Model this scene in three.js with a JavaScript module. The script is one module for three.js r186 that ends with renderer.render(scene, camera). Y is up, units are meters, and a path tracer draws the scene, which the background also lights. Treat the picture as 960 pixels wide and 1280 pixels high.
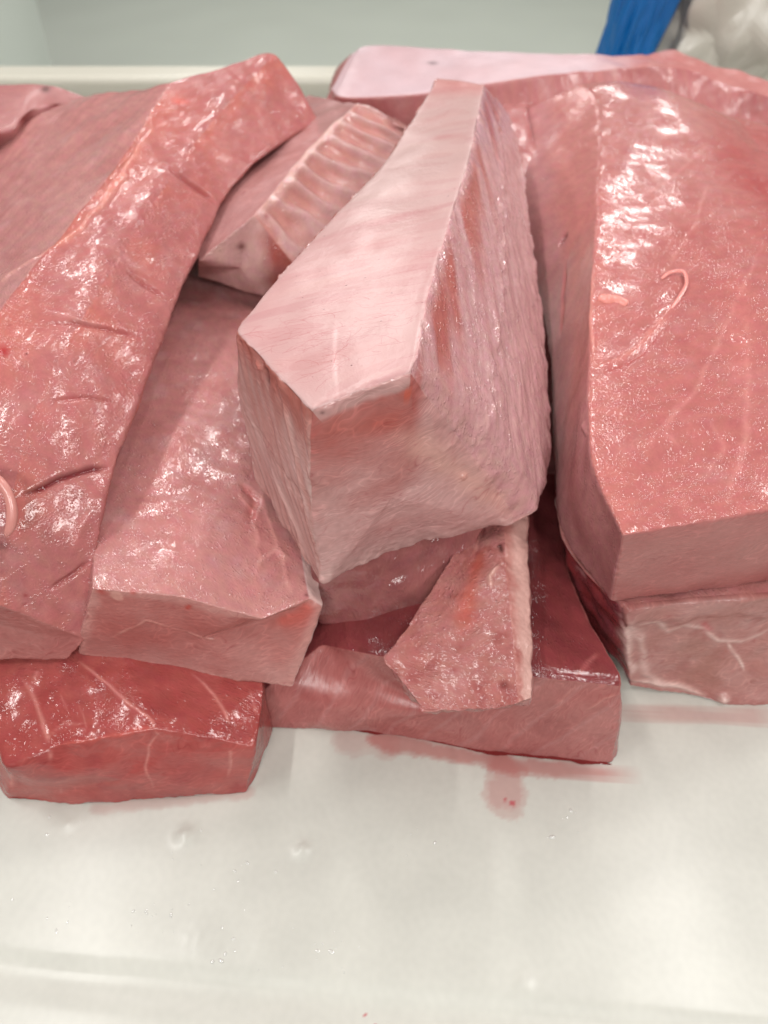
import * as THREE from 'three';
import { ImprovedNoise } from 'three/addons/math/ImprovedNoise.js';
import { RectAreaLightUniformsLib } from 'three/addons/lights/RectAreaLightUniformsLib.js';
import { mergeGeometries } from 'three/addons/utils/BufferGeometryUtils.js';

// ---------------------------------------------------------------- camera, light, exposure
const scene = new THREE.Scene();
const camera = new THREE.PerspectiveCamera(66.05, 0.75, 0.02, 20);
camera.position.set(0, 0.55, 0);
camera.rotation.set(-48 * Math.PI / 180, 0, 0);
camera.focus = 0.46;
camera.userData.fStop = 6;
scene.add(camera);
const renderer = new THREE.WebGLRenderer({ antialias: true });
renderer.toneMapping = THREE.LinearToneMapping;
renderer.toneMappingExposure = 1.08;
renderer.outputColorSpace = THREE.SRGBColorSpace;
renderer.shadowMap.enabled = true;
scene.background = new THREE.Color().setRGB(0.08, 0.08, 0.079);      // the pale room beyond the frame
RectAreaLightUniformsLib.init();
const LAMP = new THREE.Color().setRGB(1, 0.98, 0.95), LAMP_POWER = 46, FILL_POWER = 21;
const LAMP_AT = [[-0.75, 2.25, -2.3], [0.55, 2.25, -2.3], [-0.95, 2.25, -0.4], [0.95, 2.25, -0.4], [-0.9, 2.25, 3], [0.9, 2.25, 3], [-0.9, 2.25, -4.4], [1.5, 2.25, -4.4], [-0.9, 2.25, -6], [0.9, 2.25, -6], [-2.2, 2.25, -1.9], [2.2, 2.25, -1.9]];
const LAMP_WHERE = ['far row, left of the middle', 'far row, right of the middle', 'middle row, left side', 'middle row, right side', 'row behind the viewer, left side', 'row behind the viewer, right side', 'added row over the far floor, left side', 'added row over the far floor, right side', 'added last row, left side', 'added last row, right side', 'added outer row at the far left', 'added outer row at the far right'];  // far floor, last and outer rows are added for more light
LAMP_AT.forEach(([x, y, z], i) => {
  const o = new THREE.Group(); o.name = 'ceiling_lamp' + (i ? '_' + String(i).padStart(3, '0') : ''); o.position.set(x, y, z);
  o.userData = { label: 'long white ceiling lamp in the ' + LAMP_WHERE[i], category: 'ceiling lamp', group: 'ceiling lamps above the tray' };
  const body = new THREE.Mesh(new THREE.BoxGeometry(0.16, 0.07, 1.3), new THREE.MeshStandardMaterial({ color: 0xe8e8e4, roughness: 0.5 })); body.name = 'housing'; body.position.y = 0.04;
  const em = new THREE.Mesh(new THREE.BoxGeometry(0.1, 0.01, 1.2), new THREE.MeshStandardMaterial({ color: 0xffffff, emissive: LAMP, emissiveIntensity: 1 })); em.name = 'diffuser';
  body.castShadow = true; o.add(body, em); scene.add(o);
  const l = new THREE.RectAreaLight(LAMP, LAMP_POWER, 0.1, 1.2); l.position.set(x, y - 0.012, z); l.lookAt(x, 0, z); scene.add(l);
});
[-0.6, 0.9].forEach((x, i) => {                                         // two broad fill lamps added behind the viewer to brighten the front faces
  const o = new THREE.Group(); o.name = 'fill_lamp' + (i ? '_001' : ''); o.position.set(x, 2.1, 1.9); o.lookAt(0, 0.2, -0.4);
  o.userData = { label: 'broad white fill lamp added behind the viewer on the ' + (i ? 'right' : 'left'), category: 'fill lamp', group: 'fill lamps added behind the viewer' };
  const body = new THREE.Mesh(new THREE.BoxGeometry(1.1, 0.46, 0.06), new THREE.MeshStandardMaterial({ color: 0xe8e8e4, roughness: 0.5 })); body.name = 'housing'; body.position.z = -0.04;
  const em = new THREE.Mesh(new THREE.BoxGeometry(1, 0.4, 0.01), new THREE.MeshStandardMaterial({ color: 0xffffff, emissive: LAMP, emissiveIntensity: 1 })); em.name = 'diffuser';
  body.castShadow = true; o.add(body, em); scene.add(o);
  const l = new THREE.RectAreaLight(LAMP, FILL_POWER, 1, 0.4); l.position.set(x, 2.1, 1.9); l.lookAt(0, 0.2, -0.4); l.translateZ(-0.012); scene.add(l);
});

{
  const o = new THREE.Group(); o.name = 'side_fill_lamp'; o.position.set(2.6, 1.35, -1.9); o.lookAt(0, 0.2, -0.5);  // added lamp that puts glints on the right side of the central block
  o.userData = { label: 'small white fill lamp added far to the right beyond the pile', category: 'fill lamp' };
  const body = new THREE.Mesh(new THREE.BoxGeometry(0.6, 0.4, 0.06), new THREE.MeshStandardMaterial({ color: 0xe8e8e4, roughness: 0.5 })); body.name = 'housing'; body.position.z = -0.04;
  const em = new THREE.Mesh(new THREE.BoxGeometry(0.5, 0.3, 0.01), new THREE.MeshStandardMaterial({ color: 0xffffff, emissive: LAMP, emissiveIntensity: 1 })); em.name = 'diffuser';
  body.castShadow = true; o.add(body, em); scene.add(o);
  const l = new THREE.RectAreaLight(LAMP, 34, 0.5, 0.3); l.position.set(2.6, 1.35, -1.9); l.lookAt(0, 0.2, -0.5); l.translateZ(-0.012); scene.add(l);
}

// ---------------------------------------------------------------- helpers
const perlin = new ImprovedNoise();
const N3 = (x, y, z) => perlin.noise(x + 31.7, y + 17.3, z + 53.1);
function fb(p, f, oct = 3, ox = 0) { let a = 1, s = 0, n = 0; for (let i = 0; i < oct; i++) { s += a * N3(p[0] * f + ox, p[1] * f, p[2] * f); n += a; a *= 0.5; f *= 2.03; } return s / n; }
const clamp = (x, a = 0, b = 1) => Math.min(b, Math.max(a, x));
const ss = (a, b, x) => { const t = clamp((x - a) / (b - a)); return t * t * (3 - 2 * t); };
const mix = (a, b, t) => a + (b - a) * t;
const mx = (a, b, t) => [mix(a[0], b[0], t), mix(a[1], b[1], t), mix(a[2], b[2], t)];
const mid = (a, b, up = 0, t = 0.5) => [mix(a[0], b[0], t), mix(a[1], b[1], t) + up, mix(a[2], b[2], t)];
const lin = (v) => { v /= 255; return v <= 0.04045 ? v / 12.92 : ((v + 0.055) / 1.055) ** 2.4; };
const C = (r, g, b) => [lin(r), lin(g), lin(b)];
let seed = 7;
const rnd = () => { seed = (seed * 1664525 + 1013904223) >>> 0; return seed / 4294967296; };
const used = {};
function numbered(n) { const k = used[n] = (used[n] ?? -1) + 1; return k ? n + '_' + String(k).padStart(3, '0') : n; }
function tag(o, label, category, group) { o.userData.label = label; o.userData.category = category; if (group) o.userData.group = group; return o; }
function mesh(name, geo, mat, parent) { const m = new THREE.Mesh(geo, mat); m.name = parent ? name : numbered(name); m.castShadow = m.receiveShadow = true; (parent || scene).add(m); return m; }

// ---------------------------------------------------------------- textures that repeat (128 mm a side unless said)
const G2 = Array.from({ length: 4096 }, () => { const a = rnd() * Math.PI * 2; return [Math.cos(a), Math.sin(a)]; });
function pn(x, y, px, py, s) {                                        // gradient noise that repeats after px, py cells
  const x0 = Math.floor(x), y0 = Math.floor(y), fx = x - x0, fy = y - y0;
  const g = (i, j) => { const a = ((i % px) + px) % px, b = ((j % py) + py) % py, h = G2[(Math.imul(a, 73856093) ^ Math.imul(b, 19349663) ^ Math.imul(s, 83492791)) & 4095]; return h[0] * (x - i) + h[1] * (y - j); };
  const u = fx * fx * fx * (fx * (fx * 6 - 15) + 10), v = fy * fy * fy * (fy * (fy * 6 - 15) + 10);
  return 1.5 * mix(mix(g(x0, y0), g(x0 + 1, y0), u), mix(g(x0, y0 + 1), g(x0 + 1, y0 + 1), u), v);
}
function texture(n, f, srgb) {
  const d = new Uint8Array(n * n * 4);
  for (let j = 0, k = 0; j < n; j++) for (let i = 0; i < n; i++, k += 4) { const v = f(i / n, j / n); const a = Array.isArray(v) ? v : [v, v, v]; d[k] = clamp(a[0]) * 255; d[k + 1] = clamp(a[1]) * 255; d[k + 2] = clamp(a[2]) * 255; d[k + 3] = 255; }
  const t = new THREE.DataTexture(d, n, n); t.magFilter = THREE.LinearFilter; t.minFilter = THREE.LinearMipmapLinearFilter; t.generateMipmaps = true; t.wrapS = t.wrapT = THREE.RepeatWrapping;
  if (srgb) t.colorSpace = THREE.SRGBColorSpace; t.needsUpdate = true; return t;
}
const TILE = 0.128;
function laid(t, turn = 0, sx = 1, sy = sx) { const c = t.clone(); c.repeat.set(1 / (TILE * sx), 1 / (TILE * sy)); c.rotation = turn; c.needsUpdate = true; return c; }
const P2 = (u, v, a, b, s) => pn(u * a, v * b, a, b, s);
const tWet = texture(1024, (u, v) => {                                 // wet grain: scattered oblong beads in patches on a gently uneven film
  const w = 0.03 * P2(u, v, 5, 5, 3), m = clamp(0.6 + 1.1 * P2(u, v, 14, 12, 9), 0.25, 1);
  const a = clamp(P2(u + w, v, 92, 56, 1) * 1.5 - 0.2), b = clamp(P2(u, v + w, 150, 104, 2) * 1.5 - 0.3), c = P2(u, v, 22, 13, 4), d = P2(u - w, v, 70, 22, 6);
  return 0.3 + m * (0.55 * a + 0.2 * b + 0.06 * d) + 0.03 * c;
});
const tFibre = texture(1024, (u, v) => {                               // long fibres along u
  const w = 0.05 * P2(u, v, 5, 6, 3) + 0.012 * P2(u, v, 16, 16, 5);
  return 0.5 + 0.2 * P2(u, v + w, 10, 90, 1) + 0.12 * P2(u, v + w, 24, 170, 2) + 0.15 * P2(u, v, 30, 40, 4);
});
const ridge = (n, k) => Math.pow(clamp(1 - Math.abs(n)), k);
const tFibreColour = texture(1024, (u, v) => {                         // pale wisps and darker threads along u
  const w = 0.06 * P2(u, v, 4, 5, 3) + 0.02 * P2(u, v, 14, 14, 5);
  const pale = ridge(P2(u, v + w, 9, 34, 1) * 1.6, 9) * clamp(0.5 + P2(u, v, 8, 8, 6)), thread = ridge(P2(u, v + w, 7, 44, 8) * 1.7, 12) * clamp(0.4 + 1.2 * P2(u, v, 6, 7, 7));
  const g = 0.92 + 0.035 * P2(u, v + w, 14, 110, 2) + 0.025 * P2(u, v, 40, 40, 11);
  return [g + 0.13 * pale - 0.07 * thread, g + 0.17 * pale - 0.17 * thread, g + 0.17 * pale - 0.15 * thread];
}, true);
const tCutColour = texture(1024, (u, v) => {                           // fine mottling of cut flesh
  const g = 0.92 + 0.02 * P2(u, v, 40, 22, 2) + 0.02 * P2(u, v, 90, 60, 11) + 0.035 * P2(u, v, 10, 9, 4);
  const pale = ridge(P2(u, v, 11, 9, 1) * 1.5 + 0.3 * P2(u, v, 30, 30, 15), 22) * clamp(0.3 + 1.3 * P2(u, v, 6, 6, 6));
  return [g + 0.05 * pale, g - 0.01 + 0.1 * pale + 0.03 * P2(u, v, 14, 14, 21), g + 0.1 * pale];
}, true);
const tSkin = texture(1024, (u, v) => 0.5 + 0.2 * P2(u, v, 12, 9, 1) + 0.12 * P2(u, v, 40, 34, 2) + 0.07 * P2(u, v, 120, 110, 5));
const tWhite = texture(1024, (u, v) => { const g = 0.96 + 0.02 * P2(u, v, 6, 6, 2) + 0.012 * P2(u, v, 40, 40, 4); return [g, g, g - 0.01]; }, true);
const tTray = texture(1024, (u, v) => 0.5 + 0.3 * P2(u, v, 5, 4, 1) + 0.12 * P2(u, v, 14, 11, 2) + 0.012 * P2(u, v, 90, 80, 5));

const phys = (o) => new THREE.MeshPhysicalMaterial({ vertexColors: true, metalness: 0, ior: 1.42, ...o });
const cut = (turn = 0, bump = 0.00042, rough = 0.24, k = 1) => phys({ map: laid(tCutColour, turn, 0.8), bumpMap: laid(tWet, turn, k * 1.35), bumpScale: bump * 1.3, roughness: rough * 0.62 });
const fibre = (turn = 0, bump = 0.0005, rough = 0.34, k = 1) => phys({ map: laid(tFibreColour, turn, k), bumpMap: laid(tFibre, turn, k), bumpScale: bump * 0.6, roughness: rough * 0.8 });
const skinM = (bump = 0.0004, rough = 0.38) => phys({ bumpMap: laid(tSkin), bumpScale: bump, roughness: rough, map: laid(tWhite, 0.4, 1.3) });

// ---------------------------------------------------------------- blocks of fish: rings of corners lofted from the front end to the back end
function block(spec) {
  const { name = 'fish_block', label, rings, edges, group, cell = 0.0017, smooth = 8, dens = [], parts, disp, strokes = [], bulge = [0.004, 0.002], curve = true, end = 'end_face', backCell = 2, soft = {} } = spec;
  const NR = rings.length, NC = rings[0].length, dist = (a, b) => Math.hypot(a[0] - b[0], a[1] - b[1], a[2] - b[2]);
  const nE = edges.map((_, e) => { let m = 0; rings.forEach((r) => (m = Math.max(m, dist(r[e], r[(e + 1) % NC])))); return Math.max(3, Math.round(m / cell * (dens[e] ?? 1))); });
  const cols = nE.reduce((a, b) => a + b), eOf = [], uOf = [];
  nE.forEach((n, e) => { for (let i = 0; i < n; i++) { eOf.push(e); uOf.push(i / n); } });
  const startOf = []; nE.reduce((a, n) => (startOf.push(a), a + n), 0);
  const seg = []; for (let k = 0; k + 1 < NR; k++) { let s = 0; for (let c = 0; c < NC; c++) s += dist(rings[k][c], rings[k + 1][c]); seg.push(s / NC); }
  const rowsAt = []; seg.forEach((L, k) => { const n = Math.max(2, Math.round(L / (cell * mix(1, backCell, k / Math.max(1, NR - 1))))); for (let i = 0; i < n; i++) rowsAt.push([k, i / n]); }); rowsAt.push([NR - 2, 1]);
  const cr = (a, b, c, d, t) => 0.5 * (2 * b + (c - a) * t + (2 * a - 5 * b + 4 * c - d) * t * t + (3 * b - a - 3 * c + d) * t * t * t);
  const corner = (k, t, c) => {
    const b = rings[k][c], d = rings[k + 1][c];
    if (!curve) return mx(b, d, t);
    const a = k ? rings[k - 1][c] : b.map((v, i) => 2 * v - d[i]), e = k + 2 < NR ? rings[k + 2][c] : d.map((v, i) => 2 * v - b[i]);
    return [0, 1, 2].map((i) => cr(a[i], b[i], d[i], e[i], t));
  };
  const capRows = (ring) => { let m = 0; const c = center(ring); ring.forEach((p) => (m = Math.max(m, dist(p, c)))); return Math.max(4, Math.round(m / cell)); };
  function center(r) { const c = [0, 0, 0]; r.forEach((p) => { for (let i = 0; i < 3; i++) c[i] += p[i] / r.length; }); return c; }
  const nF = capRows(rings[0]), nB = Math.max(4, Math.round(capRows(rings[NR - 1]) / backCell)), rows = nF + rowsAt.length + nB;
  const pos = new Float64Array(rows * cols * 3), at = (j, i) => (j * cols + ((i % cols) + cols) % cols) * 3;
  const ringPts = (k, t) => { const cs = Array.from({ length: NC }, (_, c) => corner(k, t, c)); const pts = eOf.map((e, i) => mx(cs[e], cs[(e + 1) % NC], uOf[i]));
    for (const [c, n] of Object.entries(soft)) {                         // rounds this corner widely, within its two edges
      const e0 = (+c + NC - 1) % NC, a = startOf[e0], len = nE[e0] + nE[c];
      for (let q = 0; q < n; q++) { let before = pts[a]; for (let i = 1; i < len; i++) { const o = (a + i) % cols, nx = pts[(a + i + 1) % cols], me = pts[o]; pts[o] = [0, 1, 2].map((x) => 0.5 * me[x] + 0.25 * (before[x] + nx[x])); before = me; } }
    }
    return pts;
  };
  const put = (j, pts) => pts.forEach((p, i) => pos.set(p, at(j, i)));
  const cap = (pts, j0, n, front) => {
    const c = center(pts); let nx = 0, ny = 0, nz = 0;
    for (let i = 0; i < cols; i++) { const a = pts[i], b = pts[(i + 1) % cols]; nx += (a[1] - b[1]) * (a[2] + b[2]); ny += (a[2] - b[2]) * (a[0] + b[0]); nz += (a[0] - b[0]) * (a[1] + b[1]); }
    const l = -(front ? 1 : -1) / Math.hypot(nx, ny, nz), b = front ? bulge[0] : bulge[1];
    for (let q = 0; q < n; q++) { const r = q / n, h = b * (1 - r * r); put(front ? j0 + q : j0 + n - 1 - q, pts.map((p) => [mix(c[0], p[0], r) + nx * l * h, mix(c[1], p[1], r) + ny * l * h, mix(c[2], p[2], r) + nz * l * h])); }
  };
  const first = ringPts(0, 0), last = ringPts(NR - 2, 1);
  cap(first, 0, nF, true); rowsAt.forEach(([k, t], q) => put(nF + q, ringPts(k, t))); cap(last, nF + rowsAt.length, nB, false);
  for (let it = 0; it < smooth; it++) {                                  // rounds every edge by a few cells
    const q = pos.slice();
    for (let j = 1; j < rows - 1; j++) for (let i = 0; i < cols; i++) { const o = at(j, i), a = at(j - 1, i), b = at(j + 1, i), c = at(j, i - 1), d = at(j, i + 1); for (let x = 0; x < 3; x++) pos[o + x] = 0.5 * q[o + x] + 0.125 * (q[a + x] + q[b + x] + q[c + x] + q[d + x]); }
  }
  { const ed = Array.from({ length: cols }, (_, i) => at(nF, i)); const wt = new Float64Array(nF * cols); for (let j = 1; j < nF; j++) for (let i = 0; i < cols; i++) { const o = at(j, i), g = ed[i]; wt[j * cols + i] = ss(0.003, 0.014, Math.hypot(pos[o] - pos[g], pos[o + 1] - pos[g + 1], pos[o + 2] - pos[g + 2])); }
    for (let it = 0; it < 220; it++) { const q = pos.slice(0, (nF + 1) * cols * 3); for (let j = 1; j < nF; j++) for (let i = 0; i < cols; i++) { const w = wt[j * cols + i]; if (!w) continue; const o = at(j, i), a = at(j - 1, i), b = at(j + 1, i), c = at(j, i - 1), d = at(j, i + 1); for (let x = 0; x < 3; x++) pos[o + x] += w * 0.8 * (0.25 * (q[a + x] + q[b + x] + q[c + x] + q[d + x]) - q[o + x]); } } }
  if (spec.melt) {                                                        // wide local rounding where the spec asks for it
    const wt = new Float64Array(rows * cols);
    for (let j = 1; j < rows - 1; j++) for (let i = 0; i < cols; i++) { const q = j - nF, row = clamp(q, 0, rowsAt.length - 1), [k, t] = rowsAt[row]; let l = t * seg[k]; for (let z = 0; z < k; z++) l += seg[z]; const o = at(j, i), g = at(nF, i); wt[j * cols + i] = q >= rowsAt.length ? 0 : spec.melt(eOf[i], uOf[i], q < 0 ? Math.hypot(pos[o] - pos[g], pos[o + 1] - pos[g + 1], pos[o + 2] - pos[g + 2]) : l); }
    for (let it = 0; it < 320; it++) { const q = pos.slice(); for (let j = 1; j < rows - 1; j++) for (let i = 0; i < cols; i++) { const w = wt[j * cols + i]; if (!w) continue; const o = at(j, i), a = at(j - 1, i), b = at(j + 1, i), c = at(j, i - 1), d = at(j, i + 1); for (let x = 0; x < 3; x++) pos[o + x] += w * 0.8 * (0.25 * (q[a + x] + q[b + x] + q[c + x] + q[d + x]) - q[o + x]); } }
  }
  const normals = () => {
    const n = new Float64Array(pos.length);
    for (let j = 0; j < rows; j++) for (let i = 0; i < cols; i++) {
      const a = at(j, i - 1), b = at(j, i + 1), c = at(Math.max(j - 1, 0), i), d = at(Math.min(j + 1, rows - 1), i), o = at(j, i);
      const ux = pos[b] - pos[a], uy = pos[b + 1] - pos[a + 1], uz = pos[b + 2] - pos[a + 2], vx = pos[d] - pos[c], vy = pos[d + 1] - pos[c + 1], vz = pos[d + 2] - pos[c + 2];
      const x = uy * vz - uz * vy, y = uz * vx - ux * vz, z = ux * vy - uy * vx, l = Math.hypot(x, y, z) || 1; n[o] = x / l; n[o + 1] = y / l; n[o + 2] = z / l;
    }
    for (const j of [0, rows - 1]) { const s = [0, 0, 0], k = j ? j - 1 : 1; for (let i = 0; i < cols; i++) for (let x = 0; x < 3; x++) s[x] += n[at(k, i) + x]; const l = Math.hypot(...s) || 1; for (let i = 0; i < cols; i++) for (let x = 0; x < 3; x++) n[at(j, i) + x] = s[x] / l; }
    return n;
  };
  const base = pos.slice(); let nor = normals();
  const col = new Float64Array(pos.length), uvs = new Float64Array(rows * cols * 2);
  const eLen = edges.map((_, e) => dist(rings[0][e], rings[0][(e + 1) % NC])), sOf = []; { let s = 0; for (let i = 0; i < cols; i++) { sOf.push(s); s += eLen[eOf[i]] / nE[eOf[i]]; } }
  const lenAt = [0]; seg.forEach((L) => lenAt.push(lenAt[lenAt.length - 1] + L)); const L0 = lenAt[NR - 1];
  const partOf = (j, e) => (j < nF ? 'front_face' : j >= nF + rowsAt.length - 1 ? end : edges[e]);
  const boxes = strokes.map((s) => { const b = [1e9, -1e9, 1e9, -1e9, 1e9, -1e9]; s.pts.forEach((p) => { for (let x = 0; x < 3; x++) { b[2 * x] = Math.min(b[2 * x], p[x] - 4 * s.w - (s.n ?? 0)); b[2 * x + 1] = Math.max(b[2 * x + 1], p[x] + 4 * s.w + (s.n ?? 0)); } }); return b; });
  const ctxs = (j, i) => {
    const o = at(j, i), p = [base[o], base[o + 1], base[o + 2]], e = eOf[i], q = j - nF, R = clamp(q, 0, rowsAt.length - 1), [k, t] = rowsAt[R], l = mix(lenAt[k], lenAt[k + 1], t);
    const w = dist([...base.slice(at(clamp(j, nF, nF + rowsAt.length - 1), i - Math.round(uOf[i] * nE[e])), at(clamp(j, nF, nF + rowsAt.length - 1), i - Math.round(uOf[i] * nE[e])) + 3)], [...base.slice(at(clamp(j, nF, nF + rowsAt.length - 1), i - Math.round(uOf[i] * nE[e]) + nE[e]), at(clamp(j, nF, nF + rowsAt.length - 1), i - Math.round(uOf[i] * nE[e]) + nE[e]) + 3)]);
    const c = { p, e, u: uOf[i], l, t: l / L0, w, cap: q < 0 ? 1 : q >= rowsAt.length ? 2 : 0, r: q < 0 ? j / nF : q >= rowsAt.length ? (rows - 1 - j) / nB : 1, n: [nor[o], nor[o + 1], nor[o + 2]] };
    c.du = c.cap ? 1e3 : Math.min(c.u, 1 - c.u) * w; c.dr = q < 0 ? dist(p, [base[at(nF, i)], base[at(nF, i) + 1], base[at(nF, i) + 2]]) : l; return c;
  };
  for (let j = 0; j < rows; j++) for (let i = 0; i < cols; i++) {
    const c = ctxs(j, i), o = at(j, i), k = j * cols + i;
    let h = disp ? disp(c) : 0, tint = null;
    strokes.forEach((s, q) => {
      const b = boxes[q]; if (c.p[0] < b[0] || c.p[0] > b[1] || c.p[1] < b[2] || c.p[1] > b[3] || c.p[2] < b[4] || c.p[2] > b[5]) return;
      const nn = s.n ?? 0, x = c.p[0] + nn * N3(c.p[0] * 60, c.p[1] * 60, c.p[2] * 60 + q), y = c.p[1], z = c.p[2] + nn * N3(c.p[0] * 60 + 9, c.p[1] * 60 + q, c.p[2] * 60);
      let best = 1e9, along = 0;
      for (let a = 0; a < Math.max(1, s.pts.length - 1); a++) {
        const A = s.pts[a], B = s.pts[Math.min(a + 1, s.pts.length - 1)], dx = B[0] - A[0], dy = B[1] - A[1], dz = B[2] - A[2], ll = dx * dx + dy * dy + dz * dz || 1e-12, f = clamp(((x - A[0]) * dx + (y - A[1]) * dy + (z - A[2]) * dz) / ll);
        const d = Math.hypot(x - A[0] - f * dx, y - A[1] - f * dy, z - A[2] - f * dz); if (d < best) { best = d; along = (a + f) / Math.max(1, s.pts.length - 1); }
      }
      const taper = s.taper === false || s.pts.length < 2 ? 1 : Math.min(1, 0.25 + 4 * along, 0.25 + 4 * (1 - along)), wd = s.w * (0.55 + 0.45 * taper), g = Math.exp(-((best / wd) ** 2) * (s.hard ? 1 : 1)) * (s.pts.length > 1 ? Math.min(1, taper + 0.1) : 1);
      if (s.d) h += s.d * g;
      if (s.step) h += s.step * 0;
      if (s.c) { const g2 = s.hard ? ss(0.35, 0.6, g + 0.25 * fb(c.p, 400, 2, q)) : g; (tint ??= []).push([s.c, g2 * (s.a ?? 1)]); }
    });
    for (let x = 0; x < 3; x++) pos[o + x] += nor[o + x] * h;
    c.h = h;
    const pc = parts[partOf(j, c.e)] ?? parts.other; let rgb = mx(pc.col(c), [0.62, 0.42, 0.41], 0.1); rgb = [0.8 * rgb[0], 0.775 * rgb[1], 0.805 * rgb[2]]; if (tint) tint.forEach(([tc, a]) => (rgb = mx(rgb, tc, clamp(a))));
    col.set(rgb, o);
    c.store = null;
  }
  nor = normals();
  const group_ = new THREE.Group(); group_.name = numbered(name);
  const origin = center(rings[0]).map((v, x) => (x === 1 ? Math.min(...rings.flat().map((p) => p[1])) : v)); group_.position.set(...origin);
  tag(group_, label, spec.category ?? 'fish block', group); scene.add(group_);
  const ranges = [];                                                     // [part, row from, row to, col from, col to]
  ranges.push(['front_face', 0, nF, 0, cols]);
  { let s = 0; nE.forEach((n, e) => { ranges.push([edges[e], nF, nF + rowsAt.length - 1, s, s + n]); s += n; }); }
  ranges.push([end, nF + rowsAt.length - 1, rows - 1, 0, cols]);
  const byPart = {}; ranges.forEach((r) => (byPart[r[0]] ??= []).push(r));
  for (const [part, list] of Object.entries(byPart)) {
    const P_ = [], Nn = [], Cc = [], U = [], I = [];
    for (const [, j0, j1, i0, i1] of list) {
      const b0 = P_.length / 3, W = i1 - i0 + 1, isCap = part === 'front_face' || part === end;
      let cx = 0; const uvTurn = spec.uvTurn ?? 0; void cx; void uvTurn;
      for (let j = j0; j <= j1; j++) for (let i = i0; i <= i1; i++) {
        const o = at(j, i); P_.push(pos[o] - origin[0], pos[o + 1] - origin[1], pos[o + 2] - origin[2]); Nn.push(nor[o], nor[o + 1], nor[o + 2]);
        const pc = parts[part] ?? parts.other;
        let rgb = [col[o], col[o + 1], col[o + 2]];
        if (isCap && (j === j0 || j === j1)) rgb = [col[o], col[o + 1], col[o + 2]];
        void pc; Cc.push(...rgb);
        if (isCap) U.push(base[o] + 0.35 * base[o + 2], base[o + 1] + 0.35 * base[o + 2]);
        else { const r = clamp(j - nF, 0, rowsAt.length - 1), [k, t] = rowsAt[r]; U.push(i === cols ? sOf[cols - 1] + eLen[NC - 1] / nE[NC - 1] : sOf[i], mix(lenAt[k], lenAt[k + 1], t)); }
      }
      for (let j = 0; j < j1 - j0; j++) for (let i = 0; i < W - 1; i++) { const a = b0 + j * W + i, b = a + 1, c = a + W, d = c + 1; I.push(a, b, c, b, d, c); }
    }
    const g = new THREE.BufferGeometry(); g.setAttribute('position', new THREE.Float32BufferAttribute(P_, 3)); g.setAttribute('normal', new THREE.Float32BufferAttribute(Nn, 3)); g.setAttribute('color', new THREE.Float32BufferAttribute(Cc, 3)); g.setAttribute('uv', new THREE.Float32BufferAttribute(U, 2)); g.setIndex(I);
    const m = mesh(part, g, (parts[part] ?? parts.other).mat, group_); m.userData.probe = 1; if ((parts[part] ?? {}).label) m.userData.label = parts[part].label;
  }
  return group_;
}
const lumpy = (a = 0.003, f = 22, b = 0.0006, g = 130) => (c) => a * fb(c.p, f, 2) + 0.2 * b * fb(c.p, g, 2, 5) + 0.0009 * ss(0.006, 0, Math.min(c.du, c.dr)) * fb(c.p, 190, 2, 11);

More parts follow.
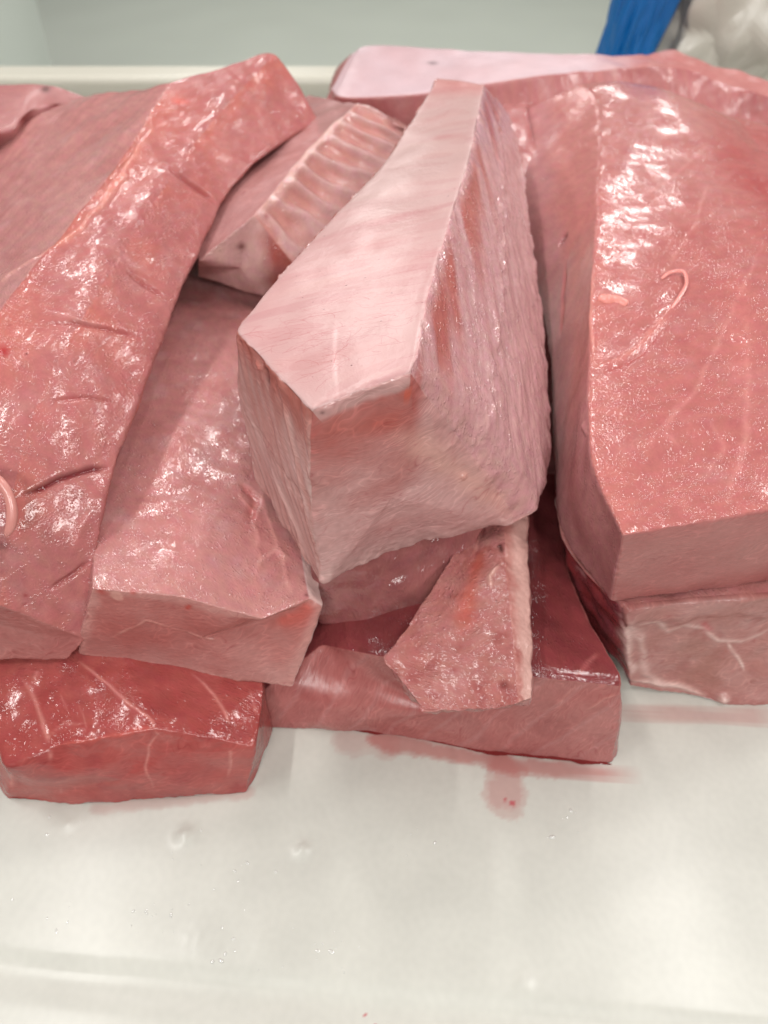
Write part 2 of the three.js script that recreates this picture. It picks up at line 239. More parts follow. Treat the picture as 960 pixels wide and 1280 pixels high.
// ---------------------------------------------------------------- the setting
{
  // pale green floor far below and the wall at its end
  const green = new THREE.MeshStandardMaterial({ color: new THREE.Color().setRGB(0.55, 0.585, 0.53), roughness: 0.6, map: laid(tWhite, 0, 8) });
  const floor = mesh('floor', new THREE.BoxGeometry(12, 0.1, 11), green); floor.position.set(0, -0.9, -3.4); floor.userData.kind = 'structure';
  const wall = mesh('wall', new THREE.BoxGeometry(12, 3.6, 0.1), green); wall.position.set(0, 0.95, -8.95); wall.userData.kind = 'structure';
}
{
  // tray: floor sheet with a shallow channel and a rounded front lip, side walls beyond the frame, a low back lip
  const A = [-0.2427, 0, -0.1333], B = [0.2299, 0, -0.0943], dx = B[0] - A[0], dz = B[2] - A[2], l = Math.hypot(dx, dz), ex = [dx / l, dz / l], ez = [ex[1], -ex[0]];   // ez points away from the viewer
  if (ez[1] > 0) { ez[0] *= -1; ez[1] *= -1; }
  const prof = (s) => {                                                // height over the tray floor at s metres nearer than the channel's edge
    if (s < -0.03) return 0;
    return (s < 0.085 ? 0 : -0.03 * ss(0.085, 0.11, s)) - 0.0036 * Math.exp(-(((s - 0.016) / (s < 0.016 ? 0.0085 : 0.014)) ** 2));
  };
  const S0 = -1.75, rowsS = []; for (let s = S0; s < -0.26; s += 0.03) rowsS.push(s); for (let s = -0.26; s < 0.09; s += 0.0017) rowsS.push(s);
  const colsX = []; for (let x = -0.9; x < -0.26; x += 0.03) colsX.push(x); for (let x = -0.26; x < 0.36; x += 0.002) colsX.push(x); for (let x = 0.36; x < 1; x += 0.03) colsX.push(x);
  const redPatches = [[[[0.0882, 0, -0.2437], [0.0873, 0, -0.2237]], 0.015, 0.5], [[[-0.0060, 0, -0.2666], [0.0471, 0, -0.2559], [0.0933, 0, -0.2473], [0.1619, 0, -0.2401]], 0.008, 0.7], [[[-0.0298, 0, -0.2666], [0.0000, 0, -0.2603]], 0.01, 0.3], [[[0.1954, 0, -0.2881], [0.2923, 0, -0.2855]], 0.009, 0.45], [[[-0.2019, 0, -0.2145], [-0.0968, 0, -0.2271]], 0.005, 0.3]];  // a pinkish patch first, then blood stains along the feet of the blocks
  const dabs = [[[0.0908, 0, -0.2191], 0.0022], [[0.0860, 0, -0.2219], 0.0015], [[-0.0109, 0.004, -0.0920], 0.0013], [[-0.0204, 0.004, -0.0912], 0.0006], [[-0.0066, 0.004, -0.0867], 0.001]];
  const bumps = [[[-0.1360, 0, -0.1964], 0.006, 0.0018], [[-0.0553, 0, -0.1873], 0.005, 0.0017], [[-0.2188, 0, -0.2045], 0.004, 0.0005], [[0.0854, 0, -0.1077], 0.005, 0.0007], [[-0.0755, 0, -0.1297], 0.012, 0.0005], [[-0.1161, 0, -0.1320], 0.012, 0.0005]];
  const pos = [], col = [], uv = [], I = [], W = colsX.length;
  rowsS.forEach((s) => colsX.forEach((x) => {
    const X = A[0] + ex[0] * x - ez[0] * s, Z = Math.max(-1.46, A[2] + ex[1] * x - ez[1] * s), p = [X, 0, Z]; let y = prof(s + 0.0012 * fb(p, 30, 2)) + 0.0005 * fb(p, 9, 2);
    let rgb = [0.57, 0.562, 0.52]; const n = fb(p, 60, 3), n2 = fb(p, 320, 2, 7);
    for (const [q, r, a] of redPatches) { let d = 9; for (let k = 0; k + 1 < q.length; k++) { const ux = q[k + 1][0] - q[k][0], uz = q[k + 1][2] - q[k][2], f = clamp(((X - q[k][0]) * ux + (Z - q[k][2]) * uz) / (ux * ux + uz * uz)); d = Math.min(d, Math.hypot(X - q[k][0] - f * ux, Z - q[k][2] - f * uz)); }
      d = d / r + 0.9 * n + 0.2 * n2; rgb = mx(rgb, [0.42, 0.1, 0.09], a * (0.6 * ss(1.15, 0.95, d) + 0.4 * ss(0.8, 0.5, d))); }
    for (const [q, r] of dabs) { const d = Math.hypot(X - q[0], Z - q[2]) / r + 0.5 * fb(p, 500, 2); rgb = mx(rgb, [0.45, 0.04, 0.06], 0.85 * ss(1.2, 0.7, d)); }
    for (const [q, r, h] of bumps) y += h * Math.exp(-((Math.hypot(X - q[0], Z - q[2]) / r) ** 2)) * (1 + 0.6 * fb(p, 240, 2));
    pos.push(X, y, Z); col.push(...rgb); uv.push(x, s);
  }));
  for (let j = 0; j + 1 < rowsS.length; j++) for (let i = 0; i + 1 < W; i++) { const a = j * W + i, b = a + 1, c = a + W, d = c + 1; I.push(a, c, b, b, c, d); }
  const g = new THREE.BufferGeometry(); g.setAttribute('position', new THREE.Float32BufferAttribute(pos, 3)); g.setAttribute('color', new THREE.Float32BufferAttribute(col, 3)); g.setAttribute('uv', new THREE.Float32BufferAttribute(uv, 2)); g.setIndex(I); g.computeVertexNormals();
  const t = new THREE.Group(); t.name = numbered('tray'); tag(t, 'large off white plastic tray under all the fish blocks', 'tray'); scene.add(t);
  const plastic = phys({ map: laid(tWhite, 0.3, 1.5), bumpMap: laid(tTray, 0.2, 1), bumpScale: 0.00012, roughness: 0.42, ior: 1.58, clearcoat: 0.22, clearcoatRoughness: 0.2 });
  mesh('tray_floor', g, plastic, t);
  const lip = new THREE.Shape(); lip.moveTo(0, -0.03); lip.lineTo(0, 0.018); lip.quadraticCurveTo(0.002, 0.03, 0.014, 0.031); lip.lineTo(0.05, 0.031); lip.quadraticCurveTo(0.062, 0.03, 0.064, 0.02); lip.lineTo(0.07, -0.03);
  const lg = new THREE.ExtrudeGeometry(lip, { depth: 2.4, bevelEnabled: false, curveSegments: 10 }); lg.rotateY(Math.PI / 2); lg.translate(-1.2, 0, -1.5);
  const lipM = new THREE.MeshPhysicalMaterial({ color: new THREE.Color().setRGB(0.54, 0.515, 0.44), roughness: 0.35 });
  mesh('back_rim', lg, lipM, t);
}

// ---------------------------------------------------------------- colours (linear, of the thing itself)
const PINK = C(214, 138, 132), DEEP = C(196, 104, 100), SALMON = C(222, 130, 116), PALE = C(226, 170, 164), WHITE_FAT = C(232, 196, 190), SKIN = C(230, 190, 184), RED = C(186, 62, 58), BLOOD = C(120, 14, 26), BROWN = C(190, 108, 94), GREYPINK = C(205, 150, 146);
const flesh = (a, b, f = 26, c = null, g = 70) => (x) => { let r = mx(a, b, clamp(0.5 + 1.7 * fb(x.p, f, 3, 3))); if (c) r = mx(r, c, 0.7 * ss(0.05, 0.45, fb(x.p, g, 3, 8))); return mx(r, C(224, 162, 154), 0.14); };
const rim = (f, c, w = 0.004, k = 0.8) => (x) => mx(f(x), c, k * ss(w * 1.6, w * 0.2, Math.min(x.du, x.cap ? 1 : x.dr) + 0.4 * w * fb(x.p, 160, 2)));
// ---------------------------------------------------------------- bottom layer
{
  const col = (c) => { let r = mx(C(182, 68, 60), C(196, 92, 82), clamp(0.45 + 1.3 * fb(c.p, 34, 3))); return mx(r, C(166, 56, 54), 0.6 * ss(0.1, 0.5, fb(c.p, 60, 2, 4))); };
  const white = C(222, 148, 138);
  block({
    label: 'small deep red fish block with white tissue lines, front left on the tray',
    cell: 0.0013, smooth: 7, bulge: [0.004, 0.002],
    rings: [
      [[-0.2473, 0.055, -0.2215], [-0.2149, 0.064, -0.2317], [-0.1500, 0.068, -0.2421], [-0.0873, 0.05, -0.2384], [-0.0978, 0, -0.2260], [-0.2139, 0, -0.2179], [-0.2657, 0, -0.2214]],
      [[-0.2713, 0.062, -0.2568], [-0.2295, 0.066, -0.2667], [-0.1692, 0.07, -0.2706], [-0.0845, 0.05, -0.2632], [-0.0895, 0, -0.2449], [-0.2151, 0, -0.2449], [-0.2927, 0, -0.2510]],
      [[-0.2970, 0.064, -0.2930], [-0.2565, 0.066, -0.3016], [-0.1896, 0.068, -0.3103], [-0.0856, 0.052, -0.2871], [-0.0850, 0, -0.2828], [-0.2246, 0, -0.2828], [-0.3157, 0, -0.2828]],
      [[-0.3141, 0.06, -0.3365], [-0.2703, 0.06, -0.3401], [-0.1991, 0.06, -0.3438], [-0.0953, 0.05, -0.3219], [-0.1024, 0, -0.3315], [-0.2369, 0, -0.3315], [-0.3355, 0, -0.3389]],
    ],
    edges: ['top_face', 'top_face', 'top_face', 'right_face', 'underside', 'underside', 'left_face'],
    disp: (c) => lumpy(0.004, 30, 0.0008, 150)(c),
    strokes: [
      { pts: [[-0.215, 0.0679, -0.2932], [-0.1961, 0.0686, -0.2788], [-0.1727, 0.069, -0.2602], [-0.1539, 0.0682, -0.246], [-0.1495, 0.0635, -0.2398]], w: 0.0011, d: 0.0003, c: white, a: 0.7, n: 0.002 }, { pts: [[-0.1495, 0.0635, -0.2398], [-0.1569, 0.054, -0.2347], [-0.161, 0.0395, -0.2284], [-0.1605, 0.0172, -0.2228]], w: 0.001, d: -0.0004, c: white, a: 0.5, n: 0.002 },
      { pts: [[-0.2512, 0.0658, -0.2804], [-0.2355, 0.0649, -0.2601], [-0.2236, 0.0635, -0.2398], [-0.2187, 0.0585, -0.2282], [-0.2242, 0.0137, -0.2215]], w: 0.0013, d: 0.0003, c: white, a: 0.6, n: 0.002 }, { pts: [[-0.1354, 0.0607, -0.2872], [-0.1182, 0.0578, -0.2737], [-0.107, 0.0554, -0.2543], [-0.1027, 0.046, -0.2357], [-0.109, 0.0187, -0.2285]], w: 0.0011, d: 0.0002, c: white, a: 0.6, n: 0.0015 },
      { pts: [[-0.0948, 0.0533, -0.2787], [-0.0888, 0.051, -0.2626], [-0.0862, 0.0371, -0.2546]], w: 0.001, c: white, a: 0.4 }, { pts: [[-0.2222, 0.0636, -0.2386], [-0.2139, 0.0655, -0.2491], [-0.1996, 0.066, -0.246]], w: 0.0008, c: white, a: 0.35, n: 0.003 }, { pts: [[-0.2415, 0.0667, -0.2862], [-0.2429, 0.0662, -0.279]], w: 0.002, d: 0.0012, c: white, a: 0.5 },
      { pts: [[-0.2056, 0.067, -0.2601], [-0.198, 0.0661, -0.2459], [-0.1982, 0.0653, -0.2378]], w: 0.0006, c: white, a: 0.3, n: 0.002 }, { pts: [[-0.2208, 0.0666, -0.2676], [-0.2145, 0.0661, -0.2559]], w: 0.0006, c: white, a: 0.3, n: 0.002 }, { pts: [[-0.2517, 0.0437, -0.2227], [-0.2562, 0.0206, -0.2214]], w: 0.003, c: white, a: 0.6 },
      { pts: [[-0.2151, 0.0635, -0.2319], [-0.1894, 0.065, -0.2357], [-0.1637, 0.0672, -0.2414], [-0.1501, 0.0675, -0.2424]], w: 0.0016, c: C(205, 100, 90), a: 0.6, n: 0.003 },
    ],
    parts: { other: { mat: cut(1.2, 0.0004, 0.22), col }, front_face: { mat: fibre(0, 0.0004, 0.3), col } },
  });
}
{
  const stripe = (c) => {
    const a = c.p[0] * 0.94 - c.p[1] * 0.55 + 0.006 * fb(c.p, 30, 2), f = a * 38, k = Math.floor(f), q = f - k, tone = (Math.abs(Math.sin(k * 12.9)) * 3.7) % 1;
    let r = mx(C(194, 108, 100), C(208, 134, 126), tone); r = mx(r, C(160, 64, 62), clamp(0.3 + 1.2 * fb(c.p, 40, 3)) * 0.6);
    return mx(r, C(206, 140, 134), 0.35 * ss(0.12, 0.02, Math.min(q, 1 - q)));
  };
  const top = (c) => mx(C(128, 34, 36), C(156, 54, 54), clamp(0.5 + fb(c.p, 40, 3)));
  block({
    label: 'wide striped fish block at the bottom centre on the tray, under the brown wedge',
    cell: 0.0015, smooth: 6, bulge: [0.003, 0.002],
    rings: [
      [[-0.0929, 0.03, -0.2879], [-0.0463, 0.062, -0.3101], [0.0343, 0.095, -0.2719], [0.1578, 0.085, -0.2633], [0.1668, 0, -0.2479], [0.0709, 0, -0.2584], [-0.0120, 0, -0.2737], [-0.0881, 0, -0.2776]],
      [[-0.0906, 0.04, -0.3109], [-0.0444, 0.064, -0.3324], [0.0371, 0.096, -0.2987], [0.1563, 0.087, -0.2791], [0.1741, 0, -0.2666], [0.0728, 0, -0.2828], [-0.0123, 0, -0.2962], [-0.0900, 0, -0.2962]],
      [[-0.0958, 0.04, -0.3733], [-0.0444, 0.06, -0.3900], [0.0486, 0.085, -0.3778], [0.1403, 0.075, -0.3626], [0.1770, 0, -0.3541], [0.0799, 0, -0.3697], [-0.0134, 0, -0.3777], [-0.0980, 0, -0.3777]],
      [[-0.1052, 0.04, -0.5401], [-0.0516, 0.05, -0.5295], [0.0590, 0.05, -0.5295], [0.1579, 0.04, -0.5401], [0.1684, 0, -0.5158], [0.0918, 0, -0.5158], [-0.0153, 0, -0.5158], [-0.1072, 0, -0.5158]],
    ],
    edges: ['top_face', 'top_face', 'top_face', 'right_face', 'underside', 'underside', 'underside', 'left_face'],
    disp: lumpy(0.003, 26, 0.0006, 140),
    strokes: [{ pts: [[0.1274, 0.0885, -0.2691], [0.1375, 0.0885, -0.2813], [0.1462, 0.0868, -0.2886]], w: 0.0012, c: C(214, 130, 124), a: 0.5, n: 0.002 }, { pts: [[0.1394, 0.0602, -0.2608], [0.1481, 0.0723, -0.262], [0.1552, 0.0765, -0.2621]], w: 0.001, c: C(220, 150, 140), a: 0.6, n: 0.002, d: 0.0006 }, { pts: [[0.1173, 0.0438, -0.2603], [0.1223, 0.0707, -0.2641], [0.1279, 0.0822, -0.2649]], w: 0.0009, c: C(220, 150, 140), a: 0.35, n: 0.002 }],
    parts: { other: { mat: cut(0.3, 0.0004, 0.22), col: top }, front_face: { mat: fibre(1.2, 0.0003, 0.32), col: stripe }, right_face: { mat: cut(), col: stripe } },
  });
}
{
  const col = flesh(C(196, 128, 116), C(206, 150, 140), 40, C(176, 92, 84), 60), whit = C(240, 206, 198);
  block({
    label: 'ragged pink lower fish block with white membranes, under the big block at the right',
    cell: 0.0014, smooth: 6, bulge: [-0.003, 0.002],
    rings: [
      [[0.1616, 0.112, -0.3093], [0.2069, 0.112, -0.3152], [0.3193, 0.112, -0.3240], [0.3574, 0, -0.2962], [0.2621, 0, -0.2949], [0.2269, 0.001, -0.3053], [0.1909, 0.006, -0.3080]],
      [[0.1449, 0.108, -0.3360], [0.2003, 0.112, -0.3559], [0.3380, 0.112, -0.3864], [0.3802, 0, -0.3541], [0.2753, 0, -0.3541], [0.2294, 0, -0.3541], [0.1715, 0.02, -0.3397]],
      [[0.1293, 0.11, -0.3842], [0.1987, 0.112, -0.4278], [0.3615, 0.112, -0.4639], [0.4096, 0, -0.4469], [0.3018, 0, -0.4469], [0.2422, 0, -0.4377], [0.1536, 0.03, -0.3806]],
      [[0.1448, 0.11, -0.5260], [0.2125, 0.112, -0.5564], [0.3808, 0.112, -0.5914], [0.4215, 0, -0.5825], [0.3405, 0, -0.5825], [0.2594, 0, -0.5825], [0.1622, 0.03, -0.5079]],
    ],
    edges: ['top_face', 'top_face', 'right_face', 'underside', 'underside', 'underside', 'left_face'],
    disp: (c) => lumpy(0.004, 30, 0.0012, 120)(c) + (c.cap === 1 ? 0.004 * ss(0.082, 0.1, c.p[1] + 0.012 * fb(c.p, 45, 2)) : 0) + (c.e === 6 && !c.cap ? 0.002 * N3(c.p[2] * 40, c.p[1] * 70, 1) : 0),
    strokes: [
      { pts: [[0.166, 0.0934, -0.3103], [0.1758, 0.0577, -0.3101], [0.1886, 0.0211, -0.3084]], w: 0.0045, d: 0.0008, c: whit, a: 0.75, n: 0.005 }, { pts: [[0.1912, 0.0152, -0.3083], [0.2061, 0.0125, -0.3085], [0.2231, 0.0099, -0.3072], [0.2464, 0.0043, -0.3007]], w: 0.003, d: 0.002, c: whit, a: 0.85, n: 0.003 },
      { pts: [[0.1782, 0.091, -0.3099], [0.19, 0.0934, -0.3109], [0.2033, 0.0774, -0.3109], [0.2128, 0.0851, -0.3125], [0.2274, 0.0788, -0.3134], [0.242, 0.0642, -0.3128], [0.2585, 0.0625, -0.3138], [0.2747, 0.0732, -0.3164]], w: 0.0022, d: 0.0007, c: whit, a: 0.65, n: 0.004 },
      { pts: [[0.2451, 0.0639, -0.313], [0.2582, 0.0482, -0.3106], [0.268, 0.0328, -0.3063]], w: 0.0014, d: 0.0005, c: whit, a: 0.7, n: 0.003 }, { pts: [[0.2087, 0.0721, -0.311], [0.24, 0.0448, -0.3114], [0.2433, 0.0193, -0.3059], [0.2255, 0.0202, -0.3089]], w: 0.012, c: C(168, 112, 100), a: 0.55, n: 0.004 },
      { pts: [[0.1695, 0.0994, -0.3095], [0.1834, 0.0692, -0.3095], [0.1974, 0.0257, -0.3091], [0.2166, 0.0058, -0.3067]], w: 0.003, c: whit, a: 0.5, n: 0.004, d: 0.001 }, { pts: [[0.2227, 0.0852, -0.3138], [0.2347, 0.0736, -0.3135]], w: 0.003, c: C(186, 60, 70), a: 0.5, n: 0.003 }, { pts: [[0.2604, 0.0055, -0.2973]], w: 0.004, d: 0.004, c: whit, a: 0.8 },
    ],
    parts: {
      other: { mat: cut(0.2, 0.0005, 0.2), col: rim(col, whit, 0.004, 0.7) }, front_face: { mat: fibre(0.2, 0.0006, 0.3), col: rim(col, whit, 0.005, 0.7) },
      left_face: { mat: cut(0.4, 0.0007, 0.16), label: 'wet red and purple side strip', col: (c) => mx(mx(C(176, 50, 52), C(150, 60, 70), clamp(0.5 + 1.5 * fb(c.p, 60, 3))), whit, 0.75 * ss(0.2, 0.5, fb(c.p, 38, 3, 5) + 0.45 * ss(0.72, 1, c.u))) },
      top_face: { mat: cut(0.2, 0.0006, 0.18), col: (c) => mx(col(c), C(196, 120, 112), 0.6) },
    },
  });
}
{
  const col = flesh(C(150, 70, 66), C(166, 88, 82), 30, C(126, 48, 46), 60);
  block({
    label: 'dull reddish fish block mostly hidden beneath the central block, behind the brown wedge',
    cell: 0.003, smooth: 5,
    rings: [
      [[-0.0514, 0.14, -0.3331], [0.0739, 0.13, -0.3705], [0.0456, 0.085, -0.3228], [-0.0495, 0.062, -0.3252]],
      [[-0.0572, 0.13, -0.4102], [0.0782, 0.13, -0.4186], [0.0755, 0.085, -0.4102], [-0.0550, 0.062, -0.4218]],
      [[-0.0569, 0.12, -0.5689], [0.0924, 0.12, -0.5689], [0.0862, 0.101, -0.5590], [-0.0575, 0.101, -0.5590]],
    ],
    edges: ['top_face', 'right_face', 'underside', 'left_face'], disp: lumpy(0.004, 30),
    parts: { other: { mat: cut(0.5), col } },
  });
}
// ---------------------------------------------------------------- middle layer
{
  const bone = C(214, 160, 146);
  const col = (c) => { let r = mx(C(194, 116, 106), C(204, 138, 128), clamp(0.5 + 1.5 * fb(c.p, 40, 3))); r = mx(r, C(170, 82, 74), 0.7 * ss(0.08, 0.42, fb(c.p, 70, 3, 9))); r = mx(r, bone, 0.5 * ss(0.2, 0.5, fb(c.p, 210, 3, 2))); return mx(r, C(110, 50, 44), 0.8 * ss(0.5, 0.62, fb(c.p, 320, 2, 14))); };
  block({
    label: 'rusty brown fish wedge with a pale right edge, lying on the striped block',
    cell: 0.0012, smooth: 7, curve: false, bulge: [0.001, 0.002],
    rings: [
      [[0.0234, 0.112, -0.2316], [0.0584, 0.114, -0.2316], [0.0815, 0.117, -0.2332], [0.0913, 0.114, -0.2381], [0.0917, 0.104, -0.2380], [0.0601, 0.1, -0.2379], [0.0249, 0.102, -0.2347]],
      [[0.0000, 0.111, -0.2694], [0.0480, 0.119, -0.2644], [0.0826, 0.122, -0.2755], [0.0957, 0.117, -0.2849], [0.0976, 0.1, -0.2897], [0.0528, 0.1, -0.2773], [0.0021, 0.1, -0.2725]],
      [[0.0282, 0.114, -0.3138], [0.0535, 0.121, -0.3107], [0.0828, 0.124, -0.3286], [0.1014, 0.118, -0.3403], [0.1036, 0.1, -0.3471], [0.0620, 0.1, -0.3294], [0.0363, 0.1, -0.3225]],
      [[0.0562, 0.117, -0.3636], [0.0706, 0.117, -0.3704], [0.0863, 0.125, -0.3749], [0.1057, 0.118, -0.3850], [0.1079, 0.1, -0.3929], [0.0845, 0.1, -0.3889], [0.0670, 0.1, -0.3810]],
      [[0.0742, 0.114, -0.4259], [0.0835, 0.114, -0.4259], [0.0922, 0.122, -0.4180], [0.1079, 0.115, -0.4249], [0.1087, 0.1, -0.4307], [0.0885, 0.1, -0.4307], [0.0759, 0.1, -0.4307]],
    ],
    edges: ['top_face', 'top_face', 'pale_edge', 'right_face', 'underside', 'underside', 'left_face'],
    disp: (c) => lumpy(0.003, 40, 0.0014, 110)(c) + 0.0006 * fb(c.p, 300, 2, 3) + 0.004 * (c.cap === 1 || c.e === 6 ? fb(c.p, 90, 2, 6) : 0),
    strokes: [{ pts: [[0.0791, 0.1235, -0.3352], [0.0717, 0.1227, -0.3248], [0.072, 0.1227, -0.3161]], w: 0.0016, d: 0.0015, c: C(226, 178, 164), a: 0.9 }, { pts: [[0.0824, 0.124, -0.3461], [0.0809, 0.1235, -0.3538]], w: 0.0015, c: C(40, 16, 14), a: 0.8, n: 0.002 }, { pts: [[0.074, 0.1178, -0.2458]], w: 0.003, c: C(110, 40, 36), a: 0.8 }, { pts: [[0.0675, 0.1194, -0.3498], [0.0564, 0.1211, -0.3139], [0.0517, 0.1199, -0.283]], w: 0.006, c: C(196, 92, 74), a: 0.6, n: 0.004 }],
    parts: { other: { mat: cut(0.9, 0.0006, 0.3), col }, pale_edge: { mat: skinM(0.0005, 0.3), col: (c) => mx(col(c), C(226, 178, 166), ss(0, 0.55, c.u + 0.5 * fb(c.p, 90, 3))) }, right_face: { mat: skinM(0.0005, 0.3), col: (c) => mx(C(224, 170, 162), C(200, 130, 120), clamp(0.4 + fb(c.p, 60, 3))) } },
  });
}
{
  const top = (c) => { let r = flesh(C(222, 152, 144), C(214, 134, 126), 22, C(226, 170, 164), 45)(c); return mx(r, C(222, 158, 148), 0.6 * ss(0.03, 0, c.l)); };
  const front = (c) => { const y = c.p[1]; let r = mx(C(214, 150, 140), C(200, 112, 102), clamp(ss(0.05, 0.11, y) + 0.7 * fb(c.p, 34, 3))); return mx(r, C(224, 160, 148), 0.7 * ss(0.01, 0.002, c.dr + 0.003 * fb(c.p, 120, 2))); };
  block({
    label: 'broad pink fish block with a fibrous front, between the left loin and the central block',
    cell: 0.0014, smooth: 6, bulge: [0.003, 0.002],
    rings: [
      [[-0.1895, 0.14, -0.3026], [-0.1343, 0.136, -0.3005], [-0.0781, 0.122, -0.2914], [-0.0495, 0.117, -0.3116], [-0.0412, 0.11, -0.3100], [-0.0649, 0.049, -0.2818], [-0.1423, 0.058, -0.2914], [-0.2169, 0.068, -0.2983]],
      [[-0.1981, 0.145, -0.3647], [-0.1464, 0.142, -0.3599], [-0.0887, 0.128, -0.3573], [-0.0638, 0.118, -0.3734], [-0.0516, 0.11, -0.3741], [-0.0694, 0.052, -0.3276], [-0.1477, 0.05, -0.3508], [-0.2270, 0.068, -0.3679]],
      [[-0.2060, 0.147, -0.4444], [-0.1549, 0.144, -0.4432], [-0.1062, 0.126, -0.4490], [-0.0923, 0.118, -0.4575], [-0.0838, 0.11, -0.4604], [-0.0975, 0.04, -0.4592], [-0.1639, 0.05, -0.4502], [-0.2370, 0.068, -0.4613]],
      [[-0.2197, 0.14, -0.5947], [-0.1675, 0.138, -0.5915], [-0.1300, 0.13, -0.5969], [-0.1066, 0.12, -0.6049], [-0.1011, 0.11, -0.6139], [-0.1143, 0.04, -0.6349], [-0.1760, 0.05, -0.6225], [-0.2252, 0.07, -0.6098]],
      [[-0.2331, 0.13, -0.7591], [-0.1930, 0.125, -0.7632], [-0.1438, 0.12, -0.7672], [-0.1191, 0.115, -0.7696], [-0.1137, 0.1, -0.7877], [-0.1250, 0.04, -0.7475], [-0.1925, 0.05, -0.7328], [-0.2210, 0.07, -0.7181]],
    ],
    edges: ['top_face', 'top_face', 'top_face', 'pale_edge', 'right_face', 'underside', 'underside', 'left_face'],
    disp: (c) => lumpy(0.003, 24, 0.0008, 120)(c) + 0.0004 * fb([c.p[0] * 0.5, c.p[1], c.p[2]], 90, 2, 7) * (c.cap ? 0.3 : 1),
    strokes: [
      { pts: [[-0.1835, 0.1368, -0.3018]], w: 0.0028, c: C(190, 70, 62), a: 0.8 }, { pts: [[-0.1621, 0.1372, -0.3015]], w: 0.002, c: C(190, 70, 62), a: 0.6 }, { pts: [[-0.1298, 0.1241, -0.2975], [-0.126, 0.128, -0.298]], w: 0.0018, c: C(176, 60, 50), a: 0.9 }, { pts: [[-0.1737, 0.1336, -0.3009]], w: 0.005, c: C(226, 170, 156), a: 0.5, hard: 1 },
      { pts: [[-0.0965, 0.1249, -0.4153], [-0.0835, 0.1248, -0.3751], [-0.0694, 0.1215, -0.341], [-0.0636, 0.1197, -0.315]], w: 0.0018, d: 0.0005, c: C(226, 160, 152), a: 0.6, n: 0.004 }, { pts: [[-0.1063, 0.1297, -0.4023], [-0.0934, 0.1279, -0.3801], [-0.0872, 0.1275, -0.3433], [-0.0861, 0.1253, -0.3109]], w: 0.0018, d: 0.0006, c: C(222, 152, 146), a: 0.5, n: 0.005 }, { pts: [[-0.1041, 0.1285, -0.4075], [-0.0949, 0.1271, -0.3926], [-0.0957, 0.1292, -0.3712]], w: 0.004, d: -0.002, c: C(200, 108, 100), a: 0.5, n: 0.003 },
      { pts: [[-0.0734, 0.1009, -0.3019], [-0.0597, 0.1053, -0.3054], [-0.0486, 0.1145, -0.3108]], w: 0.006, c: C(206, 96, 84), a: 0.6, n: 0.003 }, { pts: [[-0.1905, 0.1459, -0.4501], [-0.1788, 0.1808, -0.4071], [-0.1816, 0.1833, -0.4028]], w: 0.0008, c: C(170, 60, 56), a: 0.6 }, { pts: [[-0.0523, 0.1174, -0.314]], w: 0.0012, c: C(90, 40, 40), a: 0.8 },
      { pts: [[-0.0872, 0.1272, -0.333], [-0.0752, 0.1234, -0.3466], [-0.0641, 0.1199, -0.3423]], w: 0.002, d: 0.001, c: C(224, 164, 156), a: 0.5, n: 0.004 }, { pts: [[-0.19, 0.0879, -0.2975], [-0.1596, 0.1126, -0.2972], [-0.1346, 0.1019, -0.2948], [-0.0989, 0.0855, -0.2926]], w: 0.0009, d: 0.0005, c: C(224, 164, 150), a: 0.4, n: 0.004 },
    ],
    parts: { other: { mat: cut(), col: top }, top_face: { mat: cut(0.7, 0.0005, 0.2, 0.8), col: top }, front_face: { mat: fibre(0.12, 0.0006, 0.36), col: front }, pale_edge: { mat: skinM(), col: (c) => mx(C(242, 210, 202), top(c), 0.1) }, right_face: { mat: skinM(), col: (c) => mx(C(240, 206, 198), C(214, 152, 142), clamp(0.1 + fb(c.p, 60, 2))) } },
  });
}
